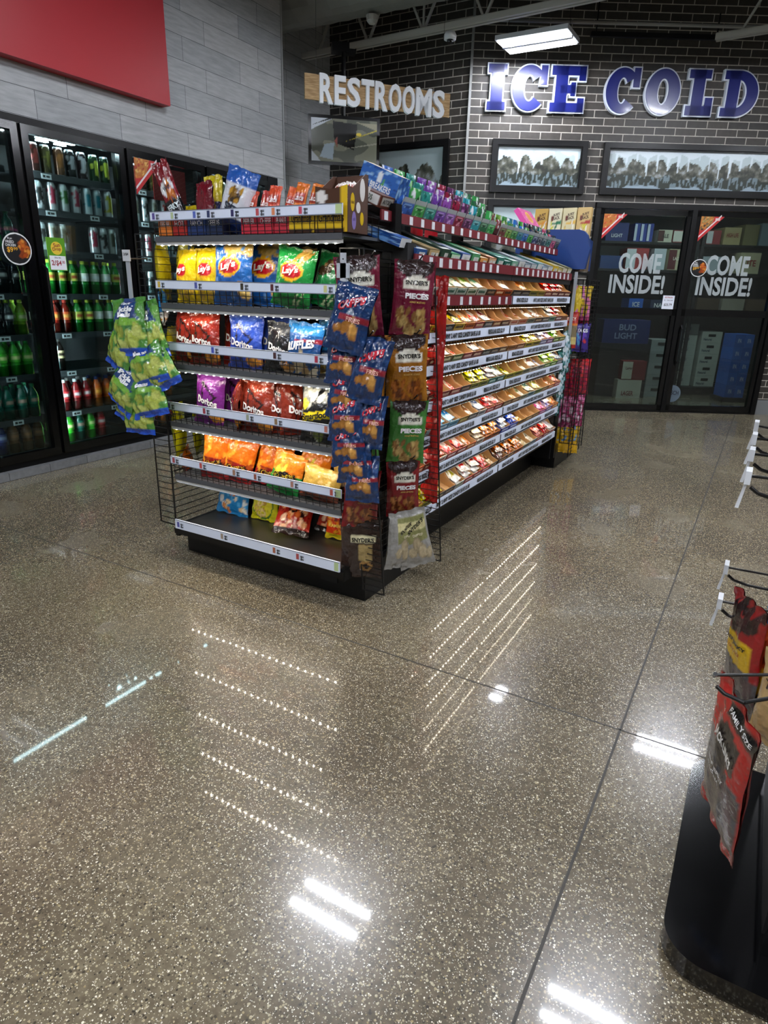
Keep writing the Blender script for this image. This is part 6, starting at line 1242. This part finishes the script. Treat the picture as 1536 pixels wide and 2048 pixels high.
DS['jl_big'] = (design(('f', '55555a'), ('n', 4, .2, '48484e'), ('b', -.9, .9, .02, .45, ['5a4a4c', '4a3c40', '645458'], 16, .3, .08, 61), ('r', -1, 1, .68, 1, 'b41c1c'), ('t', ((-1, .68), (1, .68), (1, .52)), 'b41c1c'), ('r', -1, -.93, 0, 1, 'a81a1c'), ('r', .93, 1, 0, 1, 'a81a1c'), ('r', -1, 1, 0, .07, '9a161a'), ('r', -.36, .62, .60, .80, '181214'), ('r', -.12, .36, .55, .85, '181214'), ('r', -.2, 1, .88, .96, '16181a'), ('r', -.55, .45, .43, .47, '16181a'), ('r', -.3, .4, .33, .36, '16181a')),
                [("JACK LINK'S", .12, .70, .9, .075, 'ecebe8', {'bold': .04, 'rot': -4}), ('BEEF JERKY', .0, .50, .9, .035, 'd8d8d8', {'bold': .03}), ('ORIGINAL', -.05, .45, .8, .022, 'c8c8c8'), ('FAMILY SIZE', .4, .92, 1.0, .03, 'e8e8e8')])
DS['jl_yellow'] = (design(('f', '4c4a4e'), ('b', -.9, .9, .02, .35, ['564648', '463a3c'], 10, .3, .08, 62), ('r', -1, 1, .62, 1, '8c1a1c'), ('b', -.7, .7, .68, .9, ['241414', '3a2020'], 8, .4, .07, 63), ('r', -1, .7, .38, .64, 'd8b018'), ('r', .7, 1, .3, .9, '9a1a1c'), ('r', -.9, -.1, .33, .39, '141416')), [('BEEF JERKY', -.15, .57, 1.4, .045, '1c1812', {'bold': .04}), ('TERIYAKI', -.2, .50, 1.0, .03, 'a05a10')])
DS['jl_orange'] = (design(('f', '4c4a4e'), ('b', -.9, .9, .02, .35, ['564648', '463a3c'], 10, .3, .08, 62), ('r', -1, 1, .62, 1, 'a83a18'), ('n', 4, .4, '6a2010'), ('r', -1, .7, .38, .64, 'd89818'), ('r', -.9, -.1, .33, .39, '141416')), [('BITES', -.15, .57, 1.4, .05, '1c1812', {'bold': .04})])
DS['tan_pack'] = (design(('f', 'b89a68'), ('n', 4, .3, 'a88858')), [('Turkey', 0, .6, 1.3, .1, '3a2a1a', {'rot': -8})]); DS['red_pack'] = (design(('f', '8c1c1c'), ('n', 4, .3, '6a1416')), []); DS['purple_pack'] = (design(('f', '4a2450'), ('r', -1, 1, .7, 1, 'e8e0e8'), ('n', 4, .3, '6a3a70')), []); DS['yb_pack'] = (design(('f', 'd0a818'), ('r', -1, 1, 0, .5, '2a2420')), []); DS['blue_pack'] = (design(('f', '2a78c0'), ('n', 4, .2, 'e8e8e8')), [])
def jb(key, x, y, z, w, h, yaw, lab, roll=0, back=0, d_=.05, crump=.007):
    P_bag(key, w, h, d_, 0, 'jerky_bag', crump=crump).put(T((x, y, z)) @ RZ(yaw) @ RY(roll) @ RX(back), lab, 'bags on the jerky rack')
jb('jl_big', .086, 1.195, .325, .17, .345, -66, 'large red and grey jerky bag hanging nearest on the rack', 12, 8, .035, .0035)
jb('jl_yellow', .088, 1.475, .455, .13, .25, -60, 'red yellow and black jerky bag on the lower row hook', 3, 6, .035, .004)
jb('jl_orange', .150, 1.46, .395, .15, .245, -40, 'orange and black jerky bag behind the yellow one', 5, 2)
jb('tan_pack', .165, 1.32, .45, .14, .2, -40, 'tan pack with dark lettering beside the large jerky bag', 0, 0)
jb('red_pack', .15, 1.70, .70, .11, .17, -40, 'dark red pack on the upper row of the rack', -16)
jb('purple_pack', .175, 1.55, .66, .13, .24, -30, 'purple and white pack on the upper row of the rack')
jb('yb_pack', .145, 1.80, .76, .12, .22, -36, 'yellow and black pack on the upper row of the rack')
jb('blue_pack', .16, 1.62, .52, .10, .10, -30, 'small blue pack between the rows of the rack')
